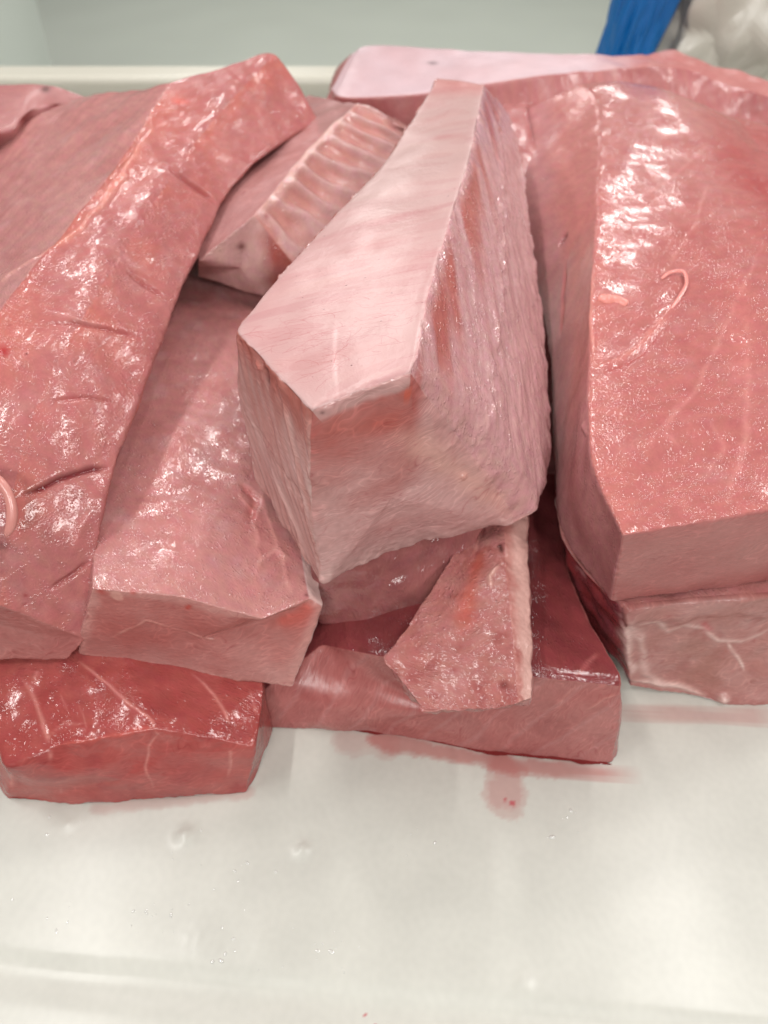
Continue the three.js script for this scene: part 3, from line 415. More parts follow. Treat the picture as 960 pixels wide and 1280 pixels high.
{
  const facet = flesh(C(208, 152, 148), C(204, 140, 134), 30), rib = (c) => 2 * Math.pow(0.5 + 0.5 * Math.sin(c.l * 2 * Math.PI / 0.036 - 1.6 * c.u * c.u + 2.6 * fb(c.p, 22, 2)), 2.2 + 1.2 * fb(c.p, 30, 2)) - 1;
  block({
    label: 'ribbed pale fish block with soft ridges, between left loin and central block',
    cell: 0.0018, smooth: 5, bulge: [0.006, 0.002],
    rings: [
      [[-0.1614, 0.19, -0.6156], [-0.1123, 0.215, -0.6488], [-0.0781, 0.168, -0.6409], [-0.1113, 0.14, -0.6367], [-0.1751, 0.15, -0.6572]],
      [[-0.1821, 0.185, -0.7601], [-0.0755, 0.222, -0.7476], [-0.0223, 0.18, -0.7620], [-0.0342, 0.14, -0.8045], [-0.1400, 0.14, -0.7571]],
      [[-0.1236, 0.18, -0.9368], [-0.0329, 0.226, -0.8504], [0.0392, 0.19, -0.8534], [0.0366, 0.15, -0.9014], [-0.0743, 0.15, -0.9223]],
      [[-0.0894, 0.19, -0.9849], [-0.0235, 0.222, -0.8693], [0.0354, 0.2, -0.8533], [0.0322, 0.16, -0.9202], [-0.0687, 0.16, -1.0114]],
    ],
    edges: ['top_face', 'ribbed_face', 'right_face', 'underside', 'left_face'],
    disp: (c) => lumpy(0.003, 26)(c) + (c.e === 1 && !c.cap ? 0.0026 * rib(c) * ss(0, 0.15, c.u) * ss(1.1, 0.5, c.u) * ss(0, 0.03, c.l) : 0),
    strokes: [{ pts: [[-0.1252, 0.1914, -0.6371]], w: 0.004, c: C(90, 36, 34), a: 0.8 }, { pts: [[-0.1041, 0.2093, -0.6569]], w: 0.003, c: C(150, 40, 44), a: 0.6 }, { pts: [[-0.1112, 0.2123, -0.6484], [-0.0937, 0.2128, -0.6869], [-0.0754, 0.2201, -0.7434], [-0.0551, 0.2237, -0.7973], [-0.0344, 0.2253, -0.8461]], w: 0.004, d: 0.0015, c: C(232, 190, 182), a: 0.8 }],
    parts: {
      other: { mat: cut(), col: facet }, top_face: { mat: fibre(0.7), col: facet },
      ribbed_face: { mat: cut(0.4, 0.0005), label: 'face with a row of pale ridges and salmon hollows', col: (c) => mx(C(222, 156, 142), C(234, 190, 182), clamp(0.45 + 0.55 * rib(c) + 0.6 * ss(0.35, 0.8, c.u) + 0.4 * fb(c.p, 50, 2))) },
      front_face: { mat: cut(), col: (c) => mx(C(226, 180, 170), C(176, 84, 70), clamp(ss(-0.115, -0.095, c.p[0]) * 0.95 + 0.4 * fb(c.p, 60, 2))) },
    },
  });
}
block({  // near part is added so the gap reads dark; the far end is fish
  label: 'dark pink fish strip, its near part added to darken the gap between the central and the right block', cell: 0.003, smooth: 5,
  rings: [
    [[0.1220, 0.1, -0.4766], [0.1545, 0.1, -0.4804], [0.1711, 0.03, -0.5079], [0.1357, 0.03, -0.5079]], [[0.1355, 0.12, -0.6302], [0.1693, 0.12, -0.6302], [0.1934, 0.03, -0.6880], [0.1547, 0.03, -0.6880]],
    [[0.1381, 0.16, -0.8213], [0.1704, 0.16, -0.8213], [0.2118, 0.03, -0.9811], [0.1715, 0.03, -0.9811]], [[0.1318, 0.19, -0.9115], [0.1627, 0.19, -0.9159], [0.2112, 0.05, -1.1529], [0.1717, 0.05, -1.1529]], [[0.1368, 0.19, -0.9611], [0.1664, 0.19, -0.9611], [0.2147, 0.06, -1.2116], [0.1765, 0.06, -1.2116]],
  ],
  edges: ['top_face', 'right_face', 'underside', 'left_face'], disp: lumpy(0.003, 30), parts: { other: { mat: cut(), col: flesh(C(206, 136, 130), C(190, 104, 100), 24) } },
});
// ---------------------------------------------------------------- back row
{
  const top = (c) => mx(C(232, 204, 210), C(226, 188, 192), clamp(0.4 + fb(c.p, 20, 3))), side = flesh(C(206, 132, 126), C(196, 112, 108), 20, C(216, 156, 150), 40);
  block({
    label: 'long pale fish slab lying crosswise at the back of the pile',
    cell: 0.003, smooth: 4, backCell: 1, bulge: [0.006, 0.004],
    rings: [
      [[-0.0402, 0.2, -1.0922], [-0.0610, 0.2, -0.9718], [-0.0686, 0.19, -0.9658], [-0.0560, 0.15, -1.2038]],
      [[-0.0181, 0.206, -1.1020], [-0.0412, 0.205, -0.9346], [-0.0431, 0.17, -0.9576], [-0.0330, 0.15, -1.1735]],
      [[0.0600, 0.206, -1.0904], [0.0497, 0.206, -0.9481], [0.0557, 0.165, -0.9386], [0.0558, 0.14, -1.1877]],
      [[0.2076, 0.206, -1.0734], [0.1966, 0.208, -0.9983], [0.2022, 0.17, -0.9622], [0.2366, 0.14, -1.2028]],
      [[0.3051, 0.205, -1.0654], [0.3067, 0.205, -1.0277], [0.3071, 0.175, -0.9963], [0.3492, 0.14, -1.2028]],
      [[0.3595, 0.2, -1.0979], [0.3618, 0.198, -1.0486], [0.3683, 0.17, -1.0047], [0.4055, 0.14, -1.2028]],
      [[0.4158, 0.195, -1.0629], [0.4146, 0.19, -1.0196], [0.4158, 0.165, -0.9795], [0.4646, 0.14, -1.1729]],
      [[0.4943, 0.19, -0.9996], [0.4882, 0.18, -0.9712], [0.4966, 0.15, -0.9616], [0.5638, 0.13, -1.1295]],
    ],
    edges: ['top_face', 'front_side', 'underside', 'back_side'],
    disp: (c) => 0.002 * fb(c.p, 20, 2) + ss(0.18, 0.28, c.p[0]) * 0.007 * fb(c.p, 24, 2, 5),
    strokes: [{ pts: [[0.059, 0.206, -1.0406]], w: 0.006, c: C(110, 90, 96), a: 0.8 }],
    parts: { other: { mat: cut(0, 0.0003, 0.35), col: side }, top_face: { mat: skinM(), col: (c) => mx(top(c), side(c), ss(0.24, 0.32, c.p[0] + 0.03 * fb(c.p, 18, 2))) }, front_side: { mat: cut(0, 0.0003, 0.35), col: side } },
  });
  const rib = (c) => Math.sin(c.l * 2 * Math.PI / 0.05 + 1.5 * fb(c.p, 14, 2));
  block({
    label: 'pale pink fish block with faint ridges at the far left edge behind the left loin',
    cell: 0.003, smooth: 5, backCell: 1,
    rings: [
      [[-0.5936, 0.2, -0.9766], [-0.5199, 0.2, -0.8070], [-0.5359, 0.15, -0.7883], [-0.6238, 0.13, -0.9684]],
      [[-0.4228, 0.22, -0.9300], [-0.4003, 0.21, -0.8250], [-0.4201, 0.16, -0.8552], [-0.4907, 0.13, -1.0385]],
      [[-0.3670, 0.222, -0.9221], [-0.3707, 0.212, -0.8936], [-0.3788, 0.165, -0.8877], [-0.4438, 0.13, -1.0892]],
      [[-0.3216, 0.212, -0.9112], [-0.3262, 0.205, -0.9077], [-0.3422, 0.17, -0.9396], [-0.3796, 0.14, -1.0633]],
    ],
    edges: ['top_face', 'ribbed_side', 'underside', 'back_side'], disp: (c) => 0.003 * fb(c.p, 20, 2) + (c.e === 1 && !c.cap ? 0.003 * rib(c) : 0),
    strokes: [{ pts: [[-0.3686, 0.22, -0.9162]], w: 0.005, c: C(80, 60, 60), a: 0.8 }, { pts: [[-0.3933, 0.1938, -0.8309]], w: 0.008, c: C(110, 44, 44), a: 0.7 }],
    parts: { other: { mat: cut(0, 0.0003, 0.35), col: flesh(C(212, 150, 144), C(204, 134, 128), 22) }, ribbed_side: { mat: cut(0, 0.0003, 0.35), col: (c) => mx(C(196, 112, 106), C(216, 156, 150), clamp(0.5 + 0.5 * rib(c))) } },
  });
}
// ---------------------------------------------------------------- top layer
{
  const face = (c) => { let r = flesh(C(206, 122, 114), C(200, 110, 104), 18, C(208, 140, 134), 34)(c); return mx(r, C(222, 124, 106), 0.75 * ss(0.055, 0.0, c.u * c.w + 0.02 * fb(c.p, 30, 2)) * ss(-0.2, 0.2, fb(c.p, 14, 2, 4) + 0.1)); };  // greyer pink patches paint in the haze of wet reflections
  const slope = flesh(C(230, 164, 154), C(222, 146, 138), 16, C(230, 172, 164), 40), crack = { w: 0.0018, d: -0.0018, c: C(160, 70, 70), a: 0.7, n: 0.001 };
  const g2 = (a, b, up) => mid(a, b, up);
  const R = [
    [[-0.4067, 0.1, -0.3435], [-0.2966, 0.15, -0.2959], [-0.2048, 0.088, -0.2974], [-0.2214, 0.072, -0.2920], [-0.3839, 0.068, -0.2957]],
    [[-0.4246, 0.12, -0.4554], [-0.2858, 0.2, -0.3560], [-0.1883, 0.15, -0.3387], [-0.2205, 0.1, -0.3544], [-0.4289, 0.07, -0.4235]],
    [[-0.4367, 0.14, -0.5650], [-0.2716, 0.235, -0.4341], [-0.1790, 0.178, -0.3900], [-0.2158, 0.12, -0.4099], [-0.4640, 0.07, -0.5511]],
    [[-0.4282, 0.165, -0.7186], [-0.2430, 0.25, -0.5307], [-0.1623, 0.195, -0.5772], [-0.2033, 0.13, -0.6258], [-0.4759, 0.07, -0.7643]],
    [[-0.3967, 0.195, -0.8614], [-0.2200, 0.256, -0.6550], [-0.1431, 0.208, -0.6951], [-0.1776, 0.15, -0.7547], [-0.4329, 0.08, -0.9263]],
    [[-0.3283, 0.225, -0.8719], [-0.2101, 0.262, -0.7469], [-0.1120, 0.215, -0.7724], [-0.1470, 0.16, -0.8552], [-0.3925, 0.1, -1.0618]],
    [[-0.2520, 0.248, -0.8385], [-0.2039, 0.266, -0.8044], [-0.0677, 0.208, -0.8659], [-0.0872, 0.17, -0.9286], [-0.3192, 0.12, -1.0888]],
  ];
  R.forEach((r, i) => r.splice(2, 0, mid(r[1], r[2], [0.012, 0.014, 0.014, 0.012, 0.01, 0.012, 0][i], 0.5)));
  R[6][2] = [-0.1123, 0.264, -0.9066];
  block({
    label: 'long thick pink loin at the left with crosswise cuts and a bright ridge',
    cell: 0.00135, smooth: 11, dens: [0.8, 1.15, 1.15, 0.8, 0.25, 0.3], bulge: [0.003, 0.004], soft: { 1: 70, 2: 300, 3: 8 },
    rings: R, edges: ['left_face', 'top_face', 'top_face', 'right_face', 'underside', 'side_face'],
    disp: (c) => lumpy(0.004, 18, 0.0009, 120)(c) + 0.0005 * fb([c.p[0] + 0.4 * c.p[2], c.p[1], 0.3 * c.p[2]], 90, 2, 4),
    strokes: [
      { ...crack, pts: [[-0.1896, 0.2452, -0.6729], [-0.1712, 0.2311, -0.6746], [-0.1519, 0.2116, -0.6787]], w: 0.0024, d: -0.003 }, { ...crack, pts: [[-0.1954, 0.2232, -0.5415], [-0.1841, 0.2114, -0.5426], [-0.1745, 0.2014, -0.5436]], w: 0.002 }, { ...crack, pts: [[-0.2326, 0.2324, -0.4626], [-0.2152, 0.2262, -0.4698], [-0.2026, 0.2169, -0.4772], [-0.1932, 0.2092, -0.4833], [-0.1833, 0.2004, -0.4877]], w: 0.0017, d: -0.0017 },
      { ...crack, pts: [[-0.2181, 0.212, -0.404], [-0.2036, 0.2045, -0.4156], [-0.1882, 0.1934, -0.4238]], w: 0.0014, d: -0.0012 }, { ...crack, pts: [[-0.2308, 0.1826, -0.3453], [-0.2208, 0.1824, -0.3511], [-0.2105, 0.1837, -0.3585], [-0.2004, 0.1831, -0.3649], [-0.1924, 0.1812, -0.3706], [-0.1852, 0.1779, -0.3747]], w: 0.0021, d: -0.0024, c: C(110, 14, 26), a: 0.95, n: 0.001 },
      { ...crack, pts: [[-0.2204, 0.1281, -0.3114], [-0.2099, 0.1318, -0.3179], [-0.197, 0.1381, -0.3265]], w: 0.0015, d: -0.0025, a: 0.6 }, { ...crack, pts: [[-0.2489, 0.1188, -0.2974], [-0.2347, 0.1246, -0.3023]], w: 0.001, d: -0.001, c: C(150, 30, 40) }, { pts: [[-0.2543, 0.2315, -0.4327]], w: 0.0045, c: C(170, 24, 36), a: 0.85, n: 0.003 },
      { pts: [[-0.2818, 0.2319, -0.5108], [-0.2629, 0.241, -0.5206], [-0.2502, 0.2465, -0.5234]], w: 0.002, d: 0.0015, c: C(230, 170, 156), a: 0.6, n: 0.003 }, { pts: [[-0.2502, 0.2465, -0.5234], [-0.2312, 0.2492, -0.5615], [-0.2165, 0.2519, -0.6348], [-0.2061, 0.258, -0.722]], w: 0.003, d: 0.001, c: C(228, 150, 134), a: 0.6, n: 0.003 },
      { pts: [[-0.2345, 0.2347, -0.4718], [-0.2147, 0.2263, -0.4724], [-0.2021, 0.217, -0.48]], w: 0.0016, d: 0.0014, c: C(220, 160, 154), a: 0.5, n: 0.002 }, { pts: [[-0.2033, 0.2342, -0.5562], [-0.1951, 0.2251, -0.5509], [-0.1836, 0.2145, -0.5594]], w: 0.004, c: C(214, 156, 154), a: 0.4, n: 0.004 }, { pts: [[-0.2057, 0.1462, -0.3281], [-0.2001, 0.1576, -0.3392], [-0.1941, 0.1639, -0.3477]], w: 0.003, d: 0.001, c: C(206, 128, 124), a: 0.4 },
      { pts: [[-0.2397, 0.2282, -0.4319]], w: 0.0008, c: C(60, 20, 20), a: 0.8 }, { pts: [[-0.2128, 0.2175, -0.4382]], w: 0.0008, c: C(60, 20, 20), a: 0.7 }, { pts: [[-0.1904, 0.2608, -0.7777]], w: 0.006, c: C(226, 96, 84), a: 0.7, n: 0.004 }, { pts: [[-0.2351, 0.1291, -0.3049]], w: 0.0016, c: C(150, 40, 40), a: 0.6 },
    ],
    parts: { other: { mat: cut(), col: face }, left_face: { mat: cut(0.6, 0.00035, 0.3), col: slope }, top_face: { mat: cut(-0.5, 0.0004, 0.2, 0.9), col: face }, front_face: { mat: fibre(0.1), col: flesh(C(200, 122, 112), C(190, 104, 96), 30) } },
  });
}
{
  const top = (c) => { let r = flesh(C(208, 118, 108), C(202, 108, 100), 18, C(206, 130, 124), 30)(c); r = mx(r, C(224, 132, 118), 0.5 * ss(0.03, 0, c.u * c.w + 0.012 * fb(c.p, 26, 2))); r = mx(r, C(206, 142, 134), 0.6 * ss(0.3, 0.6, c.l)); return mx(r, C(186, 60, 58), 0.6 * ss(0.02, -0.02, 0.33 - c.p[0] + 0.02 * fb(c.p, 20, 2)) * ss(0.22, 0.3, c.l)); };
  const line = { w: 0.0015, c: C(224, 156, 148), a: 0.36, n: 0.002, d: 0.00012 };
  block({
    label: 'big smooth pink fish block at the right, stacked on the ragged block with white membranes',
    cell: 0.0016, smooth: 9, bulge: [0.003, 0.003],
    rings: [
      [[0.1383, 0.2, -0.2970], [0.3091, 0.2, -0.3336], [0.3478, 0.115, -0.3426], [0.2307, 0.113, -0.3233], [0.1533, 0.113, -0.3119]],
      [[0.1317, 0.206, -0.3755], [0.3561, 0.204, -0.4221], [0.4024, 0.115, -0.4424], [0.2603, 0.113, -0.4268], [0.1281, 0.116, -0.3868]],
      [[0.1688, 0.212, -0.5731], [0.4091, 0.206, -0.6217], [0.4623, 0.12, -0.6568], [0.3198, 0.12, -0.6433], [0.1405, 0.14, -0.5536]],
      [[0.2079, 0.213, -0.7594], [0.4227, 0.206, -0.7492], [0.4835, 0.13, -0.8277], [0.3468, 0.13, -0.8098], [0.1402, 0.155, -0.8046]],
      [[0.2292, 0.217, -0.8890], [0.4195, 0.206, -0.8406], [0.4805, 0.14, -0.9453], [0.3521, 0.14, -0.9453], [0.1469, 0.16, -0.9097]],
      [[0.2221, 0.213, -0.9545], [0.3896, 0.204, -0.8761], [0.4359, 0.15, -0.9661], [0.3464, 0.15, -1.0128], [0.1643, 0.18, -0.9712]],
    ],
    edges: ['top_face', 'right_face', 'underside', 'underside', 'left_face'],
    disp: (c) => lumpy(0.003, 16, 0.0008, 120)(c) + (c.e === 0 && !c.cap ? 0.012 * Math.sin(Math.PI * clamp(c.u * 1.3)) * ss(0.4, 0.62, c.l) : 0),
    strokes: [
      { ...line, pts: [[0.3216, 0.2084, -0.6174], [0.2621, 0.2078, -0.5089], [0.2109, 0.2062, -0.4185], [0.1674, 0.205, -0.3683]] }, { ...line, pts: [[0.2735, 0.2073, -0.5022], [0.2315, 0.2039, -0.3695], [0.2068, 0.2009, -0.3235]], w: 0.002 }, { pts: [[0.15, 0.2084, -0.4447], [0.1667, 0.2083, -0.4521], [0.1803, 0.2084, -0.4632], [0.1967, 0.2087, -0.4851], [0.2167, 0.209, -0.5123]], w: 0.0036, d: 0.0018, c: C(222, 140, 130), a: 0.5, n: 0.001 }, { pts: [[0.1511, 0.2081, -0.4378], [0.1694, 0.208, -0.4461], [0.1838, 0.2081, -0.4579], [0.2014, 0.2085, -0.4824]], w: 0.0012, d: -0.0008, c: C(180, 80, 78), a: 0.6 },  // darker line beside the curved fold paints in its shadow
      { pts: [[0.169, 0.2103, -0.5759], [0.154, 0.2089, -0.4999], [0.1494, 0.209, -0.4605]], w: 0.0014, d: 0.001, c: C(232, 156, 140), a: 0.6 }, { pts: [[0.2598, 0.207, -0.4785]], w: 0.004, d: 0.003, c: C(216, 144, 138), a: 0.6 }, { pts: [[0.2777, 0.2083, -0.5475]], w: 0.0025, d: 0.002 }, { pts: [[0.1615, 0.1767, -0.6661], [0.1672, 0.1839, -0.6732]], w: 0.0022, d: -0.004, c: C(110, 40, 44), a: 0.9 },
      { pts: [[0.1611, 0.1793, -0.6286], [0.1531, 0.1687, -0.5824], [0.1473, 0.1583, -0.5509]], w: 0.002, d: -0.0015, c: C(180, 84, 78), a: 0.5, n: 0.002 }, { pts: [[0.1322, 0.2015, -0.382], [0.134, 0.1944, -0.4002]], w: 0.002, d: 0.0015 }, { ...line, pts: [[0.2299, 0.2115, -0.6819], [0.2807, 0.2104, -0.7396], [0.3156, 0.2101, -0.7838]], a: 0.35 }, { ...line, pts: [[0.2239, 0.2102, -0.5642], [0.2699, 0.2101, -0.6413], [0.3012, 0.2096, -0.7168]], a: 0.35 },
      { pts: [[0.2828, 0.2086, -0.5669], [0.2609, 0.2071, -0.4823], [0.2429, 0.2055, -0.4119]], w: 0.012, c: C(206, 124, 118), a: 0.4, n: 0.004 }, { ...line, pts: [[0.1993, 0.2062, -0.411], [0.1814, 0.2053, -0.3801], [0.1884, 0.2045, -0.3659]], a: 0.25 }, { ...line, pts: [[0.2142, 0.2054, -0.3957], [0.2167, 0.204, -0.3664], [0.1971, 0.2025, -0.3395]], a: 0.25 },
    ],
    parts: {
      other: { mat: cut(), col: top }, top_face: { mat: cut(0.25, 0.00042, 0.2, 0.85), col: top }, front_face: { mat: fibre(0.15, 0.0005, 0.38), col: (c) => mx(C(212, 134, 126), C(204, 114, 108), clamp(0.5 + 1.2 * fb(c.p, 24, 3))) },
      left_face: { mat: cut(0.9, 0.0003, 0.32), col: (c) => mx(flesh(C(220, 152, 148), C(212, 138, 134), 22)(c), C(226, 142, 130), 0.8 * ss(0.3, 0.65, c.u + 0.3 * fb(c.p, 20, 2)) * ss(0.12, 0.2, c.l)) },
    },
  });
}
{
  // skin with branching red veins, drawn as what the skin is dyed with
  const cv = document.createElement('canvas'); cv.width = 1024; cv.height = 2048; const x2 = cv.getContext('2d'); x2.fillStyle = '#f4f1f1'; x2.fillRect(0, 0, 1024, 2048);
  const vein = (x, y, a, w, n, al) => { for (let i = 0; i < n; i++) { const X = x + Math.cos(a) * 9, Y = y + Math.sin(a) * 9; x2.strokeStyle = `rgba(196,92,104,${al * 0.75})`; x2.lineWidth = w; x2.beginPath(); x2.moveTo(x, y); x2.lineTo(X, Y); x2.stroke(); x = X; y = Y; a += (rnd() - 0.5) * 0.9; if (rnd() < 0.22 && w > 0.9) vein(x, y, a + (rnd() < 0.5 ? 1 : -1) * (0.5 + 0.5 * rnd()), w * 0.7, n * 0.6 | 0, al * 0.9); } };
  const place = (cx, cy, sx, sy, n, w, al) => { for (let i = 0; i < n; i++) { const s = (rnd() + rnd() - 1) * sx, t = (rnd() + rnd() - 1) * sy; for (const q of [0]) vein(cx + s, cy + t + q, (rnd() < 0.5 ? 0 : Math.PI) + (rnd() - 0.5) * 0.7, w * (0.6 + 0.7 * rnd()), 3 + rnd() * 7 | 0, al * (0.5 + 0.5 * rnd())); } };
  for (let i = 0; i < 260; i++) { x2.fillStyle = `rgba(${rnd() < 0.6 ? '214,150,160' : '255,250,248'},${0.05 + 0.08 * rnd()})`; x2.save(); x2.translate(rnd() * 1024, rnd() * 2048); x2.rotate((rnd() - 0.5) * 0.5); x2.scale(2.5 + 3 * rnd(), 1); x2.beginPath(); x2.arc(0, 0, 8 + 30 * rnd(), 0, 7); x2.fill(); x2.restore(); }
  place(150, 300, 220, 240, 110, 1.3, 0.5); place(330, 520, 280, 220, 60, 1.2, 0.4); place(620, 360, 250, 160, 22, 1.7, 0.5); place(250, 800, 200, 200, 16, 1.5, 0.35); place(500, 1100, 350, 300, 14, 1.4, 0.25);
  for (let i = 0; i < 70; i++) { x2.fillStyle = `rgba(70,30,36,${0.3 + 0.5 * rnd()})`; x2.beginPath(); x2.arc(rnd() * 1024, rnd() * 1400, 0.8 + 1.6 * rnd(), 0, 7); x2.fill(); }
  const tVein = new THREE.CanvasTexture(cv); tVein.colorSpace = THREE.SRGBColorSpace; tVein.wrapS = tVein.wrapT = THREE.RepeatWrapping; tVein.flipY = false; tVein.repeat.set(1 / 0.17, 1 / 0.4);
  const skinMat = phys({ map: tVein, bumpMap: laid(tSkin), bumpScale: 0.0004, roughness: 0.3 });
  const skin = (c) => { let r = mx(SKIN, C(226, 174, 170), clamp(0.35 + 1.2 * fb([c.p[0] * 0.5, c.p[1], c.p[2]], 26, 3))); r = mx(r, C(216, 184, 176), 0.7 * ss(0.1, 0.35, c.l + 0.1 * fb(c.p, 12, 2))); r = mx(r, C(236, 204, 198), 0.45 * ss(0.007, 0.001, c.du + 0.003 * fb(c.p, 120, 2))); return mx(r, C(222, 140, 132), 0.6 * ss(0.47, 0.52, c.l)); };
  const A = (c) => c.u * c.w + 0.42 * c.l, streak = (c) => { const w = 0.004 * N3(c.p[0] * 30, c.p[1] * 30, c.p[2] * 30); return 0.8 * N3((A(c) + w) * 62, c.l * 12, 3) + 0.5 * N3((A(c) + w) * 140, c.l * 22, 8) + 0.25 * N3((A(c) - w) * 300, c.l * 40, 5); };
  const right = (c) => { let r = mx(C(236, 188, 184), C(224, 162, 158), clamp(0.45 + 0.55 * streak(c))); const near = c.u * c.w; r = mx(r, C(204, 100, 82), 0.85 * ss(-0.05, 0.35, N3(A(c) * 55, c.l * 5, 1) + 0.25 * ss(0.05, 0, near)) * ss(0.06, 0.015, near + 0.015 * fb(c.p, 50, 2)) * ss(0.0, 0.012, near)); r = mx(r, C(232, 184, 178), 0.6 * ss(0.06, 0.11, near)); return mx(r, C(226, 172, 164), 0.9 * ss(0.035, 0, c.l + 0.008 * fb(c.p, 60, 2)) * ss(0.004, 0.02, near)); };
  const front = (c) => { const y = c.p[1]; let r = mx(C(230, 178, 170), C(202, 108, 98), clamp(ss(0.17, 0.25, y + 0.02 * fb(c.p, 30, 2)) * 0.95 + 0.5 * fb([c.p[0] * 0.5, c.p[1], c.p[2]], 50, 3))); if (c.e === 2 || c.e === 3) r = mx(r, C(226, 172, 164), 0.9 * ss(0.04, 0.004, c.dr + 0.008 * fb(c.p, 60, 2)) * (c.e === 2 ? ss(0.1, 0.4, c.u) : 1)); r = mx(r, C(236, 200, 190), 0.8 * ss(0.15, 0.133, y + 0.006 * fb(c.p, 90, 2)) * 0.5); return mx(r, C(232, 184, 176), 0.85 * (c.e < 2 ? ss(0.011, 0.006, c.dr + 0.003 * fb(c.p, 90, 2)) : 0)); };
  const left = (c) => { const k = 1 - c.u; let r = mx(C(220, 160, 148), C(234, 194, 184), clamp(0.5 + 1.3 * N3((c.u * c.w + 0.1 * c.l) * 20, (c.l - 0.45 * c.u * c.w) * 130, 4))); r = mx(r, C(196, 96, 76), 0.8 * ss(0.75, 0.98, c.u + 0.1 * fb(c.p, 60, 2)) * (1 - ss(0.99, 1, c.u))); return mx(r, C(226, 180, 170), 0.4 * k); };
  const pale = C(232, 186, 178);
  block({
    label: 'large central fish block with pale veined skin on top and a fibrous front',
    cell: 0.00125, smooth: 26, bulge: [0.003, 0.003], backCell: 2.2, curve: false, melt: (e, u, d) => (e === 2 || e === 3 ? ss(0.034, 0.008, d) * ss(0, 0.25, u + e - 2) * ss(2, 1.75, u + e - 2) : 0), soft: { 1: 60, 3: 60, 5: 40, 6: 40, 8: 80 },
    rings: [
      [[-0.0401, 0.268, -0.3291], [-0.0174, 0.274, -0.3354], [0.0150, 0.279, -0.3485], [0.0484, 0.206, -0.3599], [0.0918, 0.134, -0.3618], [0.0277, 0.13, -0.3498], [-0.0175, 0.126, -0.3333], [-0.0420, 0.122, -0.3179], [-0.0452, 0.19, -0.3241]],
      [[-0.0442, 0.267, -0.3356], [-0.0176, 0.274, -0.3408], [0.0174, 0.28, -0.3572], [0.0640, 0.21, -0.3704], [0.1105, 0.138, -0.3725], [0.0304, 0.13, -0.3615], [-0.0166, 0.127, -0.3437], [-0.0479, 0.124, -0.3279], [-0.0507, 0.19, -0.3322]],
      [[-0.0954, 0.256, -0.4204], [-0.0399, 0.27, -0.4233], [0.0276, 0.28, -0.4246], [0.0778, 0.215, -0.4343], [0.1256, 0.14, -0.4170], [0.0471, 0.135, -0.4053], [-0.0175, 0.135, -0.3972], [-0.0942, 0.14, -0.4005], [-0.0998, 0.2, -0.4184]],
      [[-0.0602, 0.262, -0.5009], [-0.0110, 0.275, -0.5024], [0.0463, 0.282, -0.5145], [0.0904, 0.23, -0.5313], [0.1360, 0.16, -0.5486], [0.0812, 0.15, -0.5513], [-0.0068, 0.15, -0.5513], [-0.0913, 0.15, -0.5513], [-0.0815, 0.2, -0.5346]],
      [[-0.0051, 0.265, -0.6221], [0.0312, 0.275, -0.6141], [0.0670, 0.28, -0.6140], [0.0992, 0.245, -0.6352], [0.1320, 0.2, -0.6676], [0.0916, 0.17, -0.7017], [0.0157, 0.16, -0.7201], [-0.0313, 0.16, -0.7201], [-0.0223, 0.2, -0.7051]],
      [[0.0255, 0.264, -0.7241], [0.0564, 0.27, -0.7261], [0.0842, 0.275, -0.7271], [0.1059, 0.25, -0.7418], [0.1302, 0.22, -0.7609], [0.0980, 0.19, -0.8021], [0.0500, 0.18, -0.8150], [0.0208, 0.18, -0.8150], [0.0218, 0.22, -0.7787]],
      [[0.0521, 0.268, -0.8149], [0.0720, 0.27, -0.8050], [0.0942, 0.271, -0.7902], [0.1105, 0.25, -0.8127], [0.1252, 0.23, -0.8259], [0.1039, 0.2, -0.8862], [0.0693, 0.2, -0.8862], [0.0437, 0.2, -0.8968], [0.0483, 0.23, -0.8712]],
    ].map((r) => (r[1] = mid(r[0], r[2], 0.001), r)),
    edges: ['skin', 'skin', 'right_face', 'right_face', 'underside', 'underside', 'underside', 'left_face', 'left_face'],
    disp: (c) => {
      let h = lumpy(0.0026, 20, 0.0004, 140)(c) + 0.004 * fb(c.p, 48, 3, 21) * ss(0.016, 0, Math.min(c.du, c.dr));
      if (c.cap === 1) h += 0.0006 * fb([c.p[0] * 0.5, c.p[1], c.p[2]], 60, 2, 6) + 0.0002 * fb(c.p, 200, 2);
      else if (c.e === 2 || c.e === 3) { const cc = { ...c, u: (c.u + (c.e - 2)) / 2, w: c.w * 2 }; h += 0.0009 * streak(cc) * ss(0, 0.012, c.dr) + 0.0004 * fb(c.p, 150, 2); }
      else if (c.e > 6) h += 0.0012 * N3((c.u * c.w) * 20, (c.l - 0.45 * c.u * c.w) * 130, 4);
      else if (c.e < 2) h = 0.0016 * fb(c.p, 20, 2) + 0.0016 * ss(0.006, 0, c.dr) * fb(c.p, 110, 2);
      if ((c.e === 4 || c.cap === 1) && c.p[1] < 0.15) h += 0.0008 * fb(c.p, 90, 2, 9);
